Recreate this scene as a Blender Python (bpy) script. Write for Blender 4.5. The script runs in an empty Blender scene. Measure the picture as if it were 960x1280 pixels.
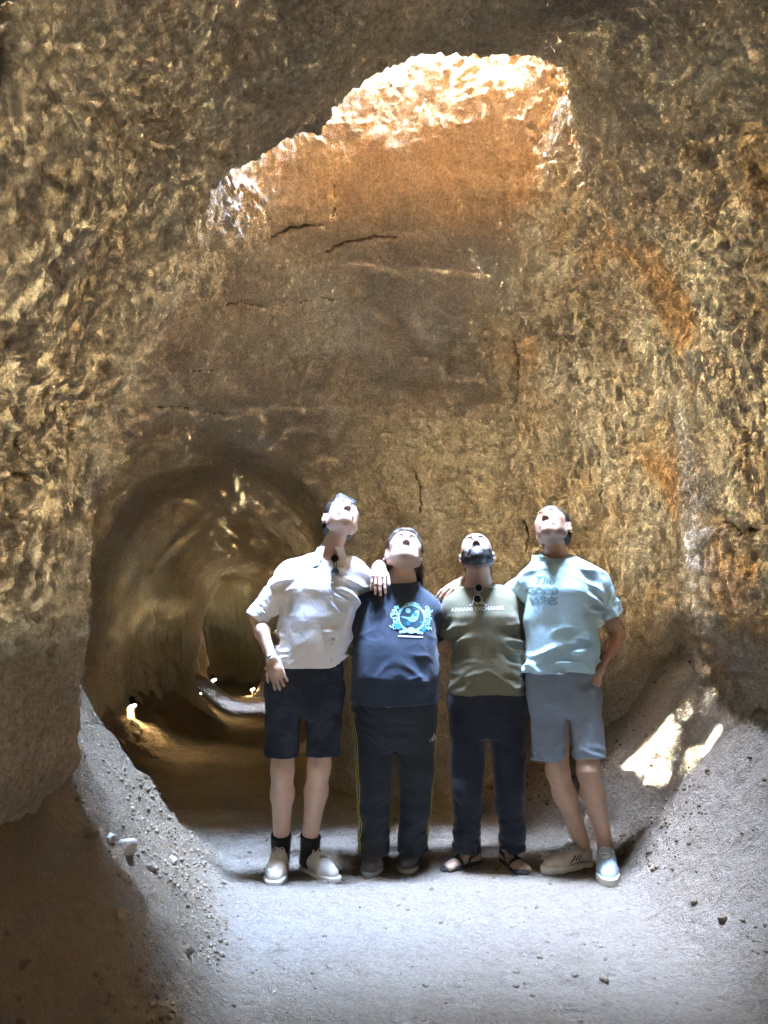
import bpy, bmesh, math, random
import numpy as np
from mathutils import Vector, Matrix
from mathutils.bvhtree import BVHTree

SC = bpy.context.scene
COL = SC.collection
R = math.radians
F32 = np.float32

# ------------------------------------------------------------------ camera
CAM_H, PITCH, FPX = 1.2, R(8.5), 967.0
cam_d = bpy.data.cameras.new('camera')
cam_d.sensor_fit = 'VERTICAL'
cam_d.angle = 2 * math.atan(640 / FPX)
cam_d.clip_start = 0.05
cam_d.clip_end = 500
cam = bpy.data.objects.new('camera', cam_d)
COL.objects.link(cam)
cam.location = (0, 0, CAM_H)
cam.rotation_euler = (R(90) + PITCH, 0, 0)
SC.camera = cam

# ------------------------------------------------------------------ sky, sun, exposure
SUN_EL, SUN_AZ = R(75.3), R(252.3)          # azimuth clockwise from +Y: the sun stands high, to the left and behind the camera
sun_dir = Vector((math.cos(SUN_EL) * math.sin(SUN_AZ), math.cos(SUN_EL) * math.cos(SUN_AZ), math.sin(SUN_EL)))
w = bpy.data.worlds.new('World')
SC.world = w
w.use_nodes = True
nt = w.node_tree
sky = nt.nodes.new('ShaderNodeTexSky')
sky.sky_type = 'NISHITA'
sky.sun_disc = False
sky.sun_elevation = SUN_EL
sky.sun_rotation = SUN_AZ
sky.air_density = 1.5
sky.dust_density = 0.3
sky.ozone_density = 3.0
nt.links.new(sky.outputs[0], nt.nodes['Background'].inputs[0])
nt.nodes['Background'].inputs[1].default_value = 0.15
sl = bpy.data.lights.new('sun', 'SUN')
sl.energy = 2.0
sl.angle = R(0.53)
sl.color = (1.0, 0.95, 0.86)
so = bpy.data.objects.new('sun', sl)
COL.objects.link(so)
so.location = (0, 0, 30)
so.rotation_euler = (-sun_dir).to_track_quat('-Z', 'Y').to_euler()

SC.view_settings.view_transform = 'Standard'
SC.view_settings.look = 'None'
SC.view_settings.gamma = 1.0
SC.view_settings.use_curve_mapping = False
SC.view_settings.exposure = 11.3
SC.render.engine = 'CYCLES'
cy = SC.cycles
cy.max_bounces = 16
cy.diffuse_bounces = 14
cy.glossy_bounces = 3
cy.transmission_bounces = 6
cy.caustics_reflective = False
cy.caustics_refractive = False
cy.use_denoising = True
cy.denoising_prefilter = 'NONE'
cy.sample_clamp_indirect = 0.1
cy.use_guiding = True
cy.guiding_training_samples = 96


for px, py, pr in ((.17, 3.92, 1.95), (-1.86, 12.0, 1.5), (-4.6, 17.8, 1.1), (.5, -2.5, 2.6)):   # sky portals: they only guide the sampling
    pl = bpy.data.lights.new('sky_portal', 'AREA')
    pl.shape = 'SQUARE'
    pl.size = pr
    pl.cycles.is_portal = True
    po = bpy.data.objects.new('sky_portal', pl)
    COL.objects.link(po)
    po.location = (px, py, 8.55)


def at(u, v, Y):
    """photo pixel (960 x 1280) and distance along Y -> point of the place"""
    s, t = (u - 480) / FPX, (640 - v) / FPX
    k = Y / (math.cos(PITCH) - t * math.sin(PITCH))
    return np.array([s * k, Y, CAM_H + k * (math.sin(PITCH) + t * math.cos(PITCH))])
# ------------------------------------------------------------------ numpy noise
_rs = np.random.RandomState(7)
_PERM = np.concatenate([_rs.permutation(256)] * 3).astype(np.int32)
_G = _rs.normal(size=(256, 3)).astype(F32)
_G /= np.linalg.norm(_G, axis=1)[:, None]


_GX, _GY, _GZ = [np.ascontiguousarray(_G[:, c]) * F32(1.6) for c in range(3)]


def pnoise(p, seed=0):
    p = np.asarray(p, F32)
    if len(p) > 20000:
        return np.concatenate([pnoise(p[k:k + 16384], seed) for k in range(0, len(p), 16384)])
    o = F32(seed * 17.31)
    ax, w0, w1, fr = [], [], [], []
    for c in range(3):
        v = p[:, c] + o
        i = np.floor(v)
        f = v - i
        ax.append(i.astype(np.int32) & 255)
        u = f * f * f * (f * (f * 6 - 15) + 10)
        w1.append(u)
        w0.append(1 - u)
        fr.append(f)
    out = np.zeros(len(p), F32)
    fx, fy, fz = fr
    for dx in (0, 1):
        hx = _PERM[ax[0] + dx] + ax[1]
        wx = w1[0] if dx else w0[0]
        for dy in (0, 1):
            hy = _PERM[hx + dy] + ax[2]
            wy = wx * (w1[1] if dy else w0[1])
            for dz in (0, 1):
                h = _PERM[hy + dz]
                out += (wy * (w1[2] if dz else w0[2])) * (_GX[h] * (fx - dx) + _GY[h] * (fy - dy) + _GZ[h] * (fz - dz))
    return out


def fbm(p, octv=4, seed=0, gain=0.5, lac=2.03):
    a, o = 1.0, np.zeros(len(p), F32)
    p = np.asarray(p, F32)
    for k in range(octv):
        o += a * pnoise(p, seed + k)
        p = p * F32(lac)
        a *= gain
    return o


def ridged(p, octv=3, seed=0, gain=0.5):
    a, o = 1.0, np.zeros(len(p), F32)
    p = np.asarray(p, F32)
    for k in range(octv):
        o += a * (1 - 2 * np.abs(pnoise(p, seed + k)))
        p = p * F32(2.07)
        a *= gain
    return o


def voronoi(p, seed=0):
    """F1 and F2 distances and a random value per cell"""
    if len(p) > 20000:
        r = [voronoi(p[k:k + 16384], seed) for k in range(0, len(p), 16384)]
        return tuple(np.concatenate(c) for c in zip(*r))
    p = np.asarray(p, F32) + F32(seed * 9.7)
    i = np.floor(p).astype(np.int32)
    f1 = np.full(len(p), 9, F32)
    f2 = np.full(len(p), 9, F32)
    cid = np.zeros(len(p), F32)
    for dx in (-1, 0, 1):
        for dy in (-1, 0, 1):
            for dz in (-1, 0, 1):
                c = i + np.array([dx, dy, dz], np.int32)
                h = _PERM[(_PERM[(_PERM[c[:, 0] & 255] + c[:, 1]) & 255] + c[:, 2]) & 255]
                q = c + (_G[h] * F32(0.45) + F32(0.5))
                d = np.sqrt(((p - q) ** 2).sum(1))
                m = d < f1
                f2 = np.where(m, f1, np.minimum(f2, d))
                cid = np.where(m, h / F32(255), cid)
                f1 = np.where(m, d, f1)
    return f1, f2, cid


def sstep(a, b, x):
    t = np.clip((x - a) / (b - a), 0, 1)
    return t * t * (3 - 2 * t)


# ------------------------------------------------------------------ signed distances
def smin(a, b, k):
    h = np.maximum(k - np.abs(a - b), 0) / k
    return np.minimum(a, b) - h * h * k * 0.25


def smax(a, b, k):
    return -smin(-a, -b, k)


def sd_cone(p, a, b, ra, rb):
    """tapered capsule"""
    a = np.asarray(a, F32)
    ba = np.asarray(b, F32) - a
    pa = p - a
    t = np.clip((pa @ ba) / max(float(ba @ ba), 1e-9), 0, 1)
    d = pa - t[:, None] * ba
    return np.sqrt((d * d).sum(1)) - (ra + (rb - ra) * t)


def sd_ell(p, c, r):
    q = (p - np.asarray(c, F32)) / np.asarray(r, F32)
    n = np.sqrt((q * q).sum(1))
    g = q / np.asarray(r, F32)
    return n * (n - 1) / np.maximum(np.sqrt((g * g).sum(1)), 1e-6)


def sd_box(p, c, h, r=0.0):
    q = np.abs(p - np.asarray(c, F32)) - (np.asarray(h, F32) - r)
    return np.sqrt((np.maximum(q, 0) ** 2).sum(1)) + np.minimum(q.max(1), 0) - r


# ------------------------------------------------------------------ surface nets
def net(f, lo, hi, h, b=8, slack=1.7):
    """mesh the zero set of f (negative inside) over a box: vertices, quads"""
    lo = np.asarray(lo, float)
    nb = np.ceil((np.asarray(hi, float) - lo) / (h * b)).astype(int)
    n = nb * b
    gi = np.stack(np.meshgrid(*[np.arange(k) for k in nb], indexing='ij'), -1).reshape(-1, 3)
    cc = (lo + (gi + 0.5 - 0.5 / b) * b * h).astype(F32)
    dc = f(cc)
    act = np.abs(dc) < b * h * 0.87 * slack
    D = np.empty((nb[0], b, nb[1], b, nb[2], b), F32)
    D[:] = np.where(dc > 0, 1, -1).reshape(nb[0], 1, nb[1], 1, nb[2], 1)
    ai = gi[act]
    o = np.stack(np.meshgrid(*[np.arange(b)] * 3, indexing='ij'), -1).reshape(-1, 3)
    for s in range(0, len(ai), 24):
        a = ai[s:s + 24]
        pts = (lo + (a[:, None, :] * b + o[None]) * h).reshape(-1, 3).astype(F32)
        D[a[:, 0], :, a[:, 1], :, a[:, 2], :] = f(pts).reshape(len(a), b, b, b)
    D = D.reshape(n)
    S = D < 0
    c = np.zeros(n - 1, np.int8)
    for dx in (0, 1):
        for dy in (0, 1):
            for dz in (0, 1):
                c += S[dx:n[0] - 1 + dx, dy:n[1] - 1 + dy, dz:n[2] - 1 + dz]
    cells = np.argwhere((c > 0) & (c < 8))
    idx = np.full(n - 1, -1, np.int32)
    idx[cells[:, 0], cells[:, 1], cells[:, 2]] = np.arange(len(cells))
    corner = [(x, y, z) for x in (0, 1) for y in (0, 1) for z in (0, 1)]
    val = np.stack([D[cells[:, 0] + x, cells[:, 1] + y, cells[:, 2] + z] for x, y, z in corner], 1)
    acc = np.zeros((len(cells), 3))
    cnt = np.zeros(len(cells))
    for i in range(8):
        for j in range(i + 1, 8):
            dd = np.abs(np.array(corner[i]) - np.array(corner[j]))
            if dd.sum() != 1:
                continue
            va, vb = val[:, i], val[:, j]
            m = (va < 0) != (vb < 0)
            t = np.where(m, va / np.where(m, va - vb, 1), 0)
            pt = np.array(corner[i]) + t[:, None] * (np.array(corner[j]) - np.array(corner[i]))
            acc += pt * m[:, None]
            cnt += m
    V = lo + (cells + acc / cnt[:, None]) * h
    Q = []
    for ax in range(3):
        u, v = (ax + 1) % 3, (ax + 2) % 3
        sl0 = [slice(None)] * 3
        sl1 = [slice(None)] * 3
        sl0[ax] = slice(0, n[ax] - 1)
        sl1[ax] = slice(1, n[ax])
        s0, s1 = S[tuple(sl0)], S[tuple(sl1)]
        e = np.argwhere(s0 != s1)
        ok = (e[:, u] > 0) & (e[:, v] > 0) & (e[:, u] < n[u] - 1) & (e[:, v] < n[v] - 1)
        e = e[ok]
        inside0 = s0[e[:, 0], e[:, 1], e[:, 2]]

        def cell(du, dv):
            q = e.copy()
            q[:, u] += du
            q[:, v] += dv
            return idx[q[:, 0], q[:, 1], q[:, 2]]
        quad = np.stack([cell(-1, -1), cell(0, -1), cell(0, 0), cell(-1, 0)], 1)
        quad[~inside0] = quad[~inside0][:, ::-1]
        Q.append(quad)
    Q = np.concatenate(Q)
    return V, Q[(Q >= 0).all(1)]


def merge(*parts):
    vs, qs, o = [], [], 0
    for v, q in parts:
        vs.append(v)
        qs.append(q + o)
        o += len(v)
    return np.concatenate(vs), np.concatenate(qs)


# ------------------------------------------------------------------ objects
def raw_mesh(name, V, Q, smooth=True):
    me = bpy.data.meshes.new(name)
    Q = np.asarray(Q, np.int32)
    me.vertices.add(len(V))
    me.vertices.foreach_set('co', np.asarray(V, F32).ravel())
    k = Q.shape[1]
    me.loops.add(Q.size)
    me.loops.foreach_set('vertex_index', Q.ravel())
    me.polygons.add(len(Q))
    me.polygons.foreach_set('loop_start', np.arange(len(Q), dtype=np.int32) * k)
    me.update(calc_edges=True)
    me.polygons.foreach_set('use_smooth', np.full(len(Q), smooth))
    me.validate()
    return me


def coords(me):
    a = np.empty(len(me.vertices) * 3, F32)
    me.vertices.foreach_get('co', a)
    return a.reshape(-1, 3)


def normals(me):
    a = np.empty(len(me.vertices) * 3, F32)
    me.vertices.foreach_get('normal', a)
    return a.reshape(-1, 3)


def attr(me, name, val):
    a = me.attributes.new(name, 'FLOAT', 'POINT')
    a.data.foreach_set('value', np.asarray(val, F32))


def link(name, me, mat, parent=None):
    o = bpy.data.objects.new(name, me)
    COL.objects.link(o)
    if mat is not None:
        me.materials.clear()
        me.materials.append(mat)
    if parent is not None:
        o.parent = parent
        o.matrix_parent_inverse = parent.matrix_basis.inverted()
    return o


def tag(o, label=None, cat=None, group=None, kind=None):
    for k, v in (('label', label), ('category', cat), ('group', group), ('kind', kind)):
        if v:
            o[k] = v
    return o


def empty(name, loc):
    o = bpy.data.objects.new(name, None)
    COL.objects.link(o)
    o.empty_display_size = 0.2
    o.location = Vector([float(c) for c in loc])
    return o


def subdivide(me, levels):
    o = bpy.data.objects.new('tmp', me)
    COL.objects.link(o)
    m = o.modifiers.new('s', 'SUBSURF')
    m.levels = levels
    m.render_levels = levels
    dg = bpy.context.evaluated_depsgraph_get()
    r = bpy.data.meshes.new_from_object(o.evaluated_get(dg))
    bpy.data.objects.remove(o)
    return r


class MB:
    """collects simple shapes into one mesh"""
    def __init__(self):
        self.bm = bmesh.new()

    def box(self, c, s, M=None, bev=0.0):
        r = bmesh.ops.create_cube(self.bm, size=1.0)
        vs = r['verts']
        for q in vs:
            q.co = Vector((q.co.x * s[0], q.co.y * s[1], q.co.z * s[2])) + Vector(c)
        if bev:
            es = list({e for q in vs for e in q.link_edges})
            rb = bmesh.ops.bevel(self.bm, geom=es, offset=bev, segments=2, affect='EDGES', profile=0.5)
            vs = list({q for f in rb['faces'] for q in f.verts} | {q for q in vs if q.is_valid})
        if M is not None:
            bmesh.ops.transform(self.bm, matrix=M, verts=vs)
        return self

    def tube(self, pts, r, n=8, caps=True):
        pts = [Vector([float(c) for c in p]) for p in pts]
        rr = r if hasattr(r, '__len__') else [r] * len(pts)
        rings = []
        d0 = (pts[1] - pts[0]).normalized()
        up = Vector((0, 0, 1)) if abs(d0.z) < 0.9 else Vector((1, 0, 0))
        a = d0.cross(up).normalized()
        for i, p in enumerate(pts):
            d = (pts[min(i + 1, len(pts) - 1)] - pts[max(i - 1, 0)]).normalized()
            a = (a - d * a.dot(d)).normalized()
            b = d.cross(a)
            rings.append([self.bm.verts.new(p + (a * math.cos(t) + b * math.sin(t)) * rr[i])
                          for t in [2 * math.pi * k / n for k in range(n)]])
        for A, B in zip(rings, rings[1:]):
            for k in range(n):
                self.bm.faces.new((A[k], A[(k + 1) % n], B[(k + 1) % n], B[k]))
        if caps:
            self.bm.faces.new(rings[0][::-1])
            self.bm.faces.new(rings[-1])
        return self

    def lathe(self, prof, M, n=20):
        rings = [[self.bm.verts.new(M @ Vector((r * math.cos(2 * math.pi * k / n), r * math.sin(2 * math.pi * k / n), z)))
                  for k in range(n)] for r, z in prof]
        for A, B in zip(rings, rings[1:]):
            for k in range(n):
                self.bm.faces.new((A[k], A[(k + 1) % n], B[(k + 1) % n], B[k]))
        self.bm.faces.new(rings[0][::-1])
        self.bm.faces.new(rings[-1])
        return self

    def ball(self, c, r, seg=16, scale=None):
        rr = bmesh.ops.create_uvsphere(self.bm, u_segments=seg, v_segments=max(6, seg // 2), radius=1)
        for q in rr['verts']:
            s = scale or (r, r, r)
            q.co = Vector((q.co.x * s[0], q.co.y * s[1], q.co.z * s[2])) + Vector([float(k) for k in c])
        return self

    def build(self, name, mat, parent=None, smooth=True):
        bmesh.ops.recalc_face_normals(self.bm, faces=self.bm.faces)
        me = bpy.data.meshes.new(name)
        self.bm.to_mesh(me)
        self.bm.free()
        for f in me.polygons:
            f.use_smooth = smooth
        return link(name, me, mat, parent)


# ------------------------------------------------------------------ shader helpers
class NT:
    def __init__(self, name):
        self.m = bpy.data.materials.new(name)
        self.m.use_nodes = True
        self.t = self.m.node_tree
        self.b = self.t.nodes['Principled BSDF']

    def n(self, kind, **kw):
        x = self.t.nodes.new(kind)
        for k, v in kw.items():
            if k.startswith('i_'):
                x.inputs[k[2:].replace('_', ' ')].default_value = v
            else:
                setattr(x, k, v)
        return x

    def l(self, a, b):
        self.t.links.new(a, b)

    def math(self, op, a, b=0.0, clamp=False):
        x = self.n('ShaderNodeMath', operation=op, use_clamp=clamp)
        for i, q in enumerate((a, b)):
            if isinstance(q, (int, float)):
                x.inputs[i].default_value = q
            else:
                self.l(q, x.inputs[i])
        return x.outputs[0]

    def mix(self, f, a, b, blend='MIX'):
        x = self.n('ShaderNodeMix', data_type='RGBA', blend_type=blend)
        for s, q in ((0, f), (6, a), (7, b)):
            if isinstance(q, (int, float)):
                x.inputs[s].default_value = q
            elif isinstance(q, tuple):
                x.inputs[s].default_value = q if len(q) == 4 else (*q, 1)
            else:
                self.l(q, x.inputs[s])
        return x.outputs[2]

    def ramp(self, f, stops):
        x = self.n('ShaderNodeValToRGB')
        e = x.color_ramp.elements
        while len(e) < len(stops):
            e.new(0.5)
        for q, (p, c) in zip(e, stops):
            q.position = p
            q.color = (*c, 1) if len(c) == 3 else c
        self.l(f, x.inputs[0])
        return x.outputs[0]

    def step(self, f, a, b):
        x = self.n('ShaderNodeMapRange', interpolation_type='SMOOTHSTEP')
        self.l(f, x.inputs[0])
        x.inputs[1].default_value = a
        x.inputs[2].default_value = b
        return x.outputs[0]

    def coord(self, scale=(1, 1, 1), kind='Object'):
        tc = self.n('ShaderNodeTexCoord')
        mp = self.n('ShaderNodeMapping')
        mp.inputs['Scale'].default_value = scale
        self.l(tc.outputs[kind], mp.inputs[0])
        return mp.outputs[0]

    def noise(self, vec, scale, detail=4, rough=0.55, dist=0.0):
        x = self.n('ShaderNodeTexNoise')
        self.l(vec, x.inputs['Vector'])
        x.inputs['Scale'].default_value = scale
        x.inputs['Detail'].default_value = detail
        x.inputs['Roughness'].default_value = rough
        x.inputs['Distortion'].default_value = dist
        return x.outputs[0]

    def attrib(self, name):
        x = self.n('ShaderNodeAttribute', attribute_name=name)
        return x.outputs['Fac']

    def bump(self, h, strength, dist, prev=None):
        x = self.n('ShaderNodeBump')
        x.inputs['Strength'].default_value = strength
        x.inputs['Distance'].default_value = dist
        self.l(h, x.inputs['Height'])
        if prev is not None:
            self.l(prev, x.inputs['Normal'])
        return x.outputs[0]

    def base(self, col, rough=0.9, nrm=None, spec=0.3):
        if isinstance(col, tuple):
            self.b.inputs['Base Color'].default_value = (*col, 1)
        else:
            self.l(col, self.b.inputs['Base Color'])
        self.b.inputs['Roughness'].default_value = rough
        self.b.inputs['Specular IOR Level'].default_value = spec
        if nrm is not None:
            self.l(nrm, self.b.inputs['Normal'])
        return self.m


def plain(name, col, rough=0.6, spec=0.4, grain=0.08, scale=60, bump=0.0):
    """a single-colour material with a little uneven tone"""
    t = NT(name)
    v = t.coord()
    nz = t.noise(v, scale, 3)
    c = t.mix(nz, tuple(k * (1 - grain) for k in col), tuple(min(1, k * (1 + grain)) for k in col))
    return t.base(c, rough, t.bump(nz, bump, 0.002) if bump else None, spec)
# ------------------------------------------------------------------ rock and earth
def rock_material():
    t = NT('rock')
    v = t.coord()
    vs = t.coord((1, 1, 0.32))
    big = t.noise(v, 0.9, 5, 0.6, 0.4)
    mid = t.noise(vs, 5, 6, 0.65, 0.6)
    fine = t.noise(v, 62, 8, 0.78)
    crust = t.attrib('crust')
    rel0 = t.attrib('relief')
    grey = t.attrib('grey')
    rust_glow = t.attrib('rust_glow')
    c = t.mix(t.step(big, 0.32, 0.68), (0.46, 0.39, 0.305), (0.535, 0.478, 0.395))
    c = t.mix(t.step(mid, 0.38, 0.72), c, (0.36, 0.29, 0.215))
    c = t.mix(t.math('MULTIPLY', rust_glow, 0.85), c, (0.58, 0.335, 0.125))  # ochre stain; in the shaft, warm bounced sunlight painted as orange
    pl = t.attrib('plate')
    c = t.mix(t.math('MULTIPLY', t.step(pl, 0.5, 0.05), 0.62), c, (0.29, 0.21, 0.14))
    c = t.mix(t.math('MULTIPLY', t.step(pl, 0.5, 0.95), 0.55), c, (0.60, 0.52, 0.40))
    cm = t.math('MULTIPLY', crust, t.step(t.noise(v, 13, 6, 0.7), 0.33, 0.62))
    c = t.mix(t.math('MULTIPLY', cm, 0.9), c, (0.66, 0.615, 0.53))
    c = t.mix(t.math('MULTIPLY', grey, 0.8), c, (0.33, 0.265, 0.20))
    c = t.mix(t.step(fine, 0.36, 0.66), t.mix(0.52, c, (0.17, 0.125, 0.08)), t.mix(0.26, c, (0.74, 0.67, 0.55)))
    dark_flecks = t.math('MULTIPLY', t.step(t.noise(t.coord((1, 1, .6)), 46, 8, 0.75, 0.3), 0.50, 0.70), t.attrib('pit_shade'))  # dark flecks painted for the shade of small hollows
    c = t.mix(dark_flecks, c, (0.17, 0.12, 0.075))
    gr = t.math('MULTIPLY', t.step(t.noise(v, 75, 5, 0.7, 0.4), 0.56, 0.68), t.math('ADD', t.math('MULTIPLY', rel0, 0.34), 0.08))
    c = t.mix(gr, c, (0.66, 0.58, 0.46))
    c = t.mix(t.attrib('crack'), c, (0.07, 0.048, 0.03))  # shade inside the cracks, painted as dark colour
    rel = t.attrib('relief')
    rg = t.n('ShaderNodeTexNoise', noise_type='RIDGED_MULTIFRACTAL')
    t.l(vs, rg.inputs['Vector'])
    for k, val in (('Scale', 17), ('Detail', 5), ('Roughness', .62), ('Distortion', .7)):
        rg.inputs[k].default_value = val
    h = t.math('ADD', t.math('MULTIPLY', t.noise(vs, 26, 9, 0.74, 0.5), t.math('MULTIPLY', rel, 1.15)),
               t.math('MULTIPLY', t.noise(v, 110, 6, 0.74), t.math('ADD', t.math('MULTIPLY', rel, 0.42), 0.10)))
    h = t.math('ADD', h, t.math('MULTIPLY', rg.outputs[0], t.math('MULTIPLY', rel, 0.16)))
    b = t.bump(h, 1.0, 0.05)
    return t.base(c, 1.0, b, 0.0)


def earth_material():
    t = NT('earth')
    v = t.coord()
    big = t.noise(v, 1.3, 5, 0.6, 0.3)
    fine = t.noise(v, 60, 6, 0.7)
    c = t.mix(t.step(big, 0.3, 0.7), (0.34, 0.255, 0.165), (0.40, 0.315, 0.22))
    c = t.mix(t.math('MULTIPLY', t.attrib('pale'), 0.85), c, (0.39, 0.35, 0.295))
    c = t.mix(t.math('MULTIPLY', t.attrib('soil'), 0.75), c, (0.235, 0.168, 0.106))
    c = t.mix(t.step(fine, 0.3, 0.72), t.mix(0.48, c, (0.17, 0.125, 0.085)), c)
    sc = t.noise(v, 17, 8, 0.72, 0.9)
    c = t.mix(t.math('MULTIPLY', t.step(sc, 0.48, 0.60), 0.6), c, t.mix(0.5, c, (0.20, 0.15, 0.105)))
    gr = t.step(t.noise(v, 95, 4, 0.7), 0.62, 0.70)
    c = t.mix(t.math('MULTIPLY', gr, 0.5), c, (0.56, 0.51, 0.44))
    h = t.math('ADD', t.noise(v, 42, 8, 0.72, 0.3), t.math('MULTIPLY', t.noise(v, 150, 5, 0.7), 0.35))
    return t.base(c, 0.97, t.bump(t.math('ADD', h, t.math('MULTIPLY', t.noise(v, 13, 4, 0.6, 0.6), 1.6)), 1.0, 0.045), 0.0)


M_ROCK = rock_material()
M_EARTH = earth_material()
# ------------------------------------------------------------------ the mined tunnel with its light shafts
CY = np.array([-32, 2.4, 3.2, 4.2, 5.2, 6.4, 8.0, 10.0, 12.0, 15.0, 19.0, 24.0])
CX = np.array([.50, .30, .02, -.42, -.95, -1.45, -1.62, -1.76, -1.92, -2.95, -5.4, -9.0])
SHAFTS = [(.17, 3.92, .93, .62), (-1.86, 12.0, .62, .6), (-4.6, 17.8, .4, .4), (.5, -2.5, 1.15, 1.2)]  # last one is added behind the camera for fill light
TOP = 8.5


def interp(y, xs, ys):
    return np.interp(y, xs, ys).astype(F32)


def sd_void(p):
    q = p + F32(0.10) * np.stack([pnoise(p * F32(0.9), 1), pnoise(p * F32(0.9), 2), pnoise(p * F32(0.9), 3)], 1)
    x, y, z = q[:, 0], q[:, 1], q[:, 2]
    r = np.sqrt(((x - .5) / 1.42) ** 2 + ((z - 1.2) / (1.76 + .10 * sstep(.0, .6, x) + .26 * sstep(.6, 1.3, x))) ** 2)
    # the left flank of the near tunnel bellies out and is undercut at knee height
    left = sstep(.5, .0, x)
    belly = left * (.06 * np.exp(-((z - 1.05) / .38) ** 2) * sstep(.9, 1.9, y) - .52 * sstep(.85, .45, z))
    d1 = (r - 1) * 1.45 + belly
    d1 = smax(smax(d1, y - 2.35, .25), -7.5 - y, .3)
    q2 = np.stack([x, np.maximum(y - 4.35, np.minimum(y - 2.9, 0)), z], 1)
    q2[:, 0] = np.where(x < .45, .45 + (x - .45) * (1.47 / 2.05), x)
    d2 = sd_ell(q2, (.45, 0, 1.25), (1.47, 1.72, 2.18))
    d2 = smax(d2, 2.42 - y - .9 * sstep(.7, 1.5, x), .22)
    # the light shaft: broad where it breaks into the vault, narrower towards the surface
    yn = 2.30 + 1.05 * sstep(2.95, 4.1, z) + .05 * sstep(5, 8, z)          # near wall
    yf = 4.34 + .22 * sstep(4.4, 6.2, z)                                  # far wall
    ra = 1.02 - .08 * sstep(4.9, 6.2, z)
    d3 = ((np.abs((x - .17) / ra) ** 3.2 + np.abs((y - .5 * (yn + yf)) / (.5 * (yf - yn))) ** 3.2) ** .3125 - 1) * .7
    d3 = smax(d3, 2.0 - z, .2)
    d3 = smax(d3, (x - .292 * y + .02) * .96, .10)
    cx = interp(y, CY, CX)
    nn = np.stack([y * .55, z * .5, np.sign(x - cx)], 1)
    rag = pnoise(nn.astype(F32), 25) * .16 * sstep(6.0, 7.5, y)
    ww = interp(y, [2.5, 4.6, 6.4, 8, 10, 24], [1.38, 1.36, 1.14, 1.06, .95, .92]) + rag * 1.3
    rib = .16 * np.exp(-((y - 7.75 - .2 * pnoise(p * F32(1.7), 28)) / .22) ** 2) + .17 * np.exp(-((y - 9.9) / .3) ** 2) + .15 * np.exp(-((y - 13.9) / .4) ** 2)
    hh = interp(y, [2.5, 4.6, 6.4, 8, 10, 24], [1.62, 1.66, 1.62, 1.45, 1.3, 1.3]) + rag * .9 - rib
    ww = ww - rib
    d4 = ((np.abs((x - cx) / ww) ** 2.5 + np.abs((z - 1.0) / hh) ** 2.5) ** .4 - 1) * .95
    d4 = smax(d4, 2.55 - y, .3)
    d4 = smax(d4, y - 22.0, .5)
    d = smin(d1, d2, .35)
    # the right wall stands steep from the bank up into the shaft
    d = smax(d, (x - 1.16 - .21 * (3.9 - z) - .10 * np.abs(y - 3.6)) * .97, .14)
    d = smin(d, d4, .30)
    for sx, sy, ra, rb in SHAFTS[1:]:
        e = (np.sqrt(((x - sx) / ra) ** 2 + ((y - sy) / rb) ** 2) - 1) * ra
        d = smin(d, smax(e, 1.6 - z, .2), .25)
    return smin(d, d3, .30 + .55 * sstep(3.4, 4.2, y))


def sd_rock(p):
    return -sd_void(p)


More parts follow.
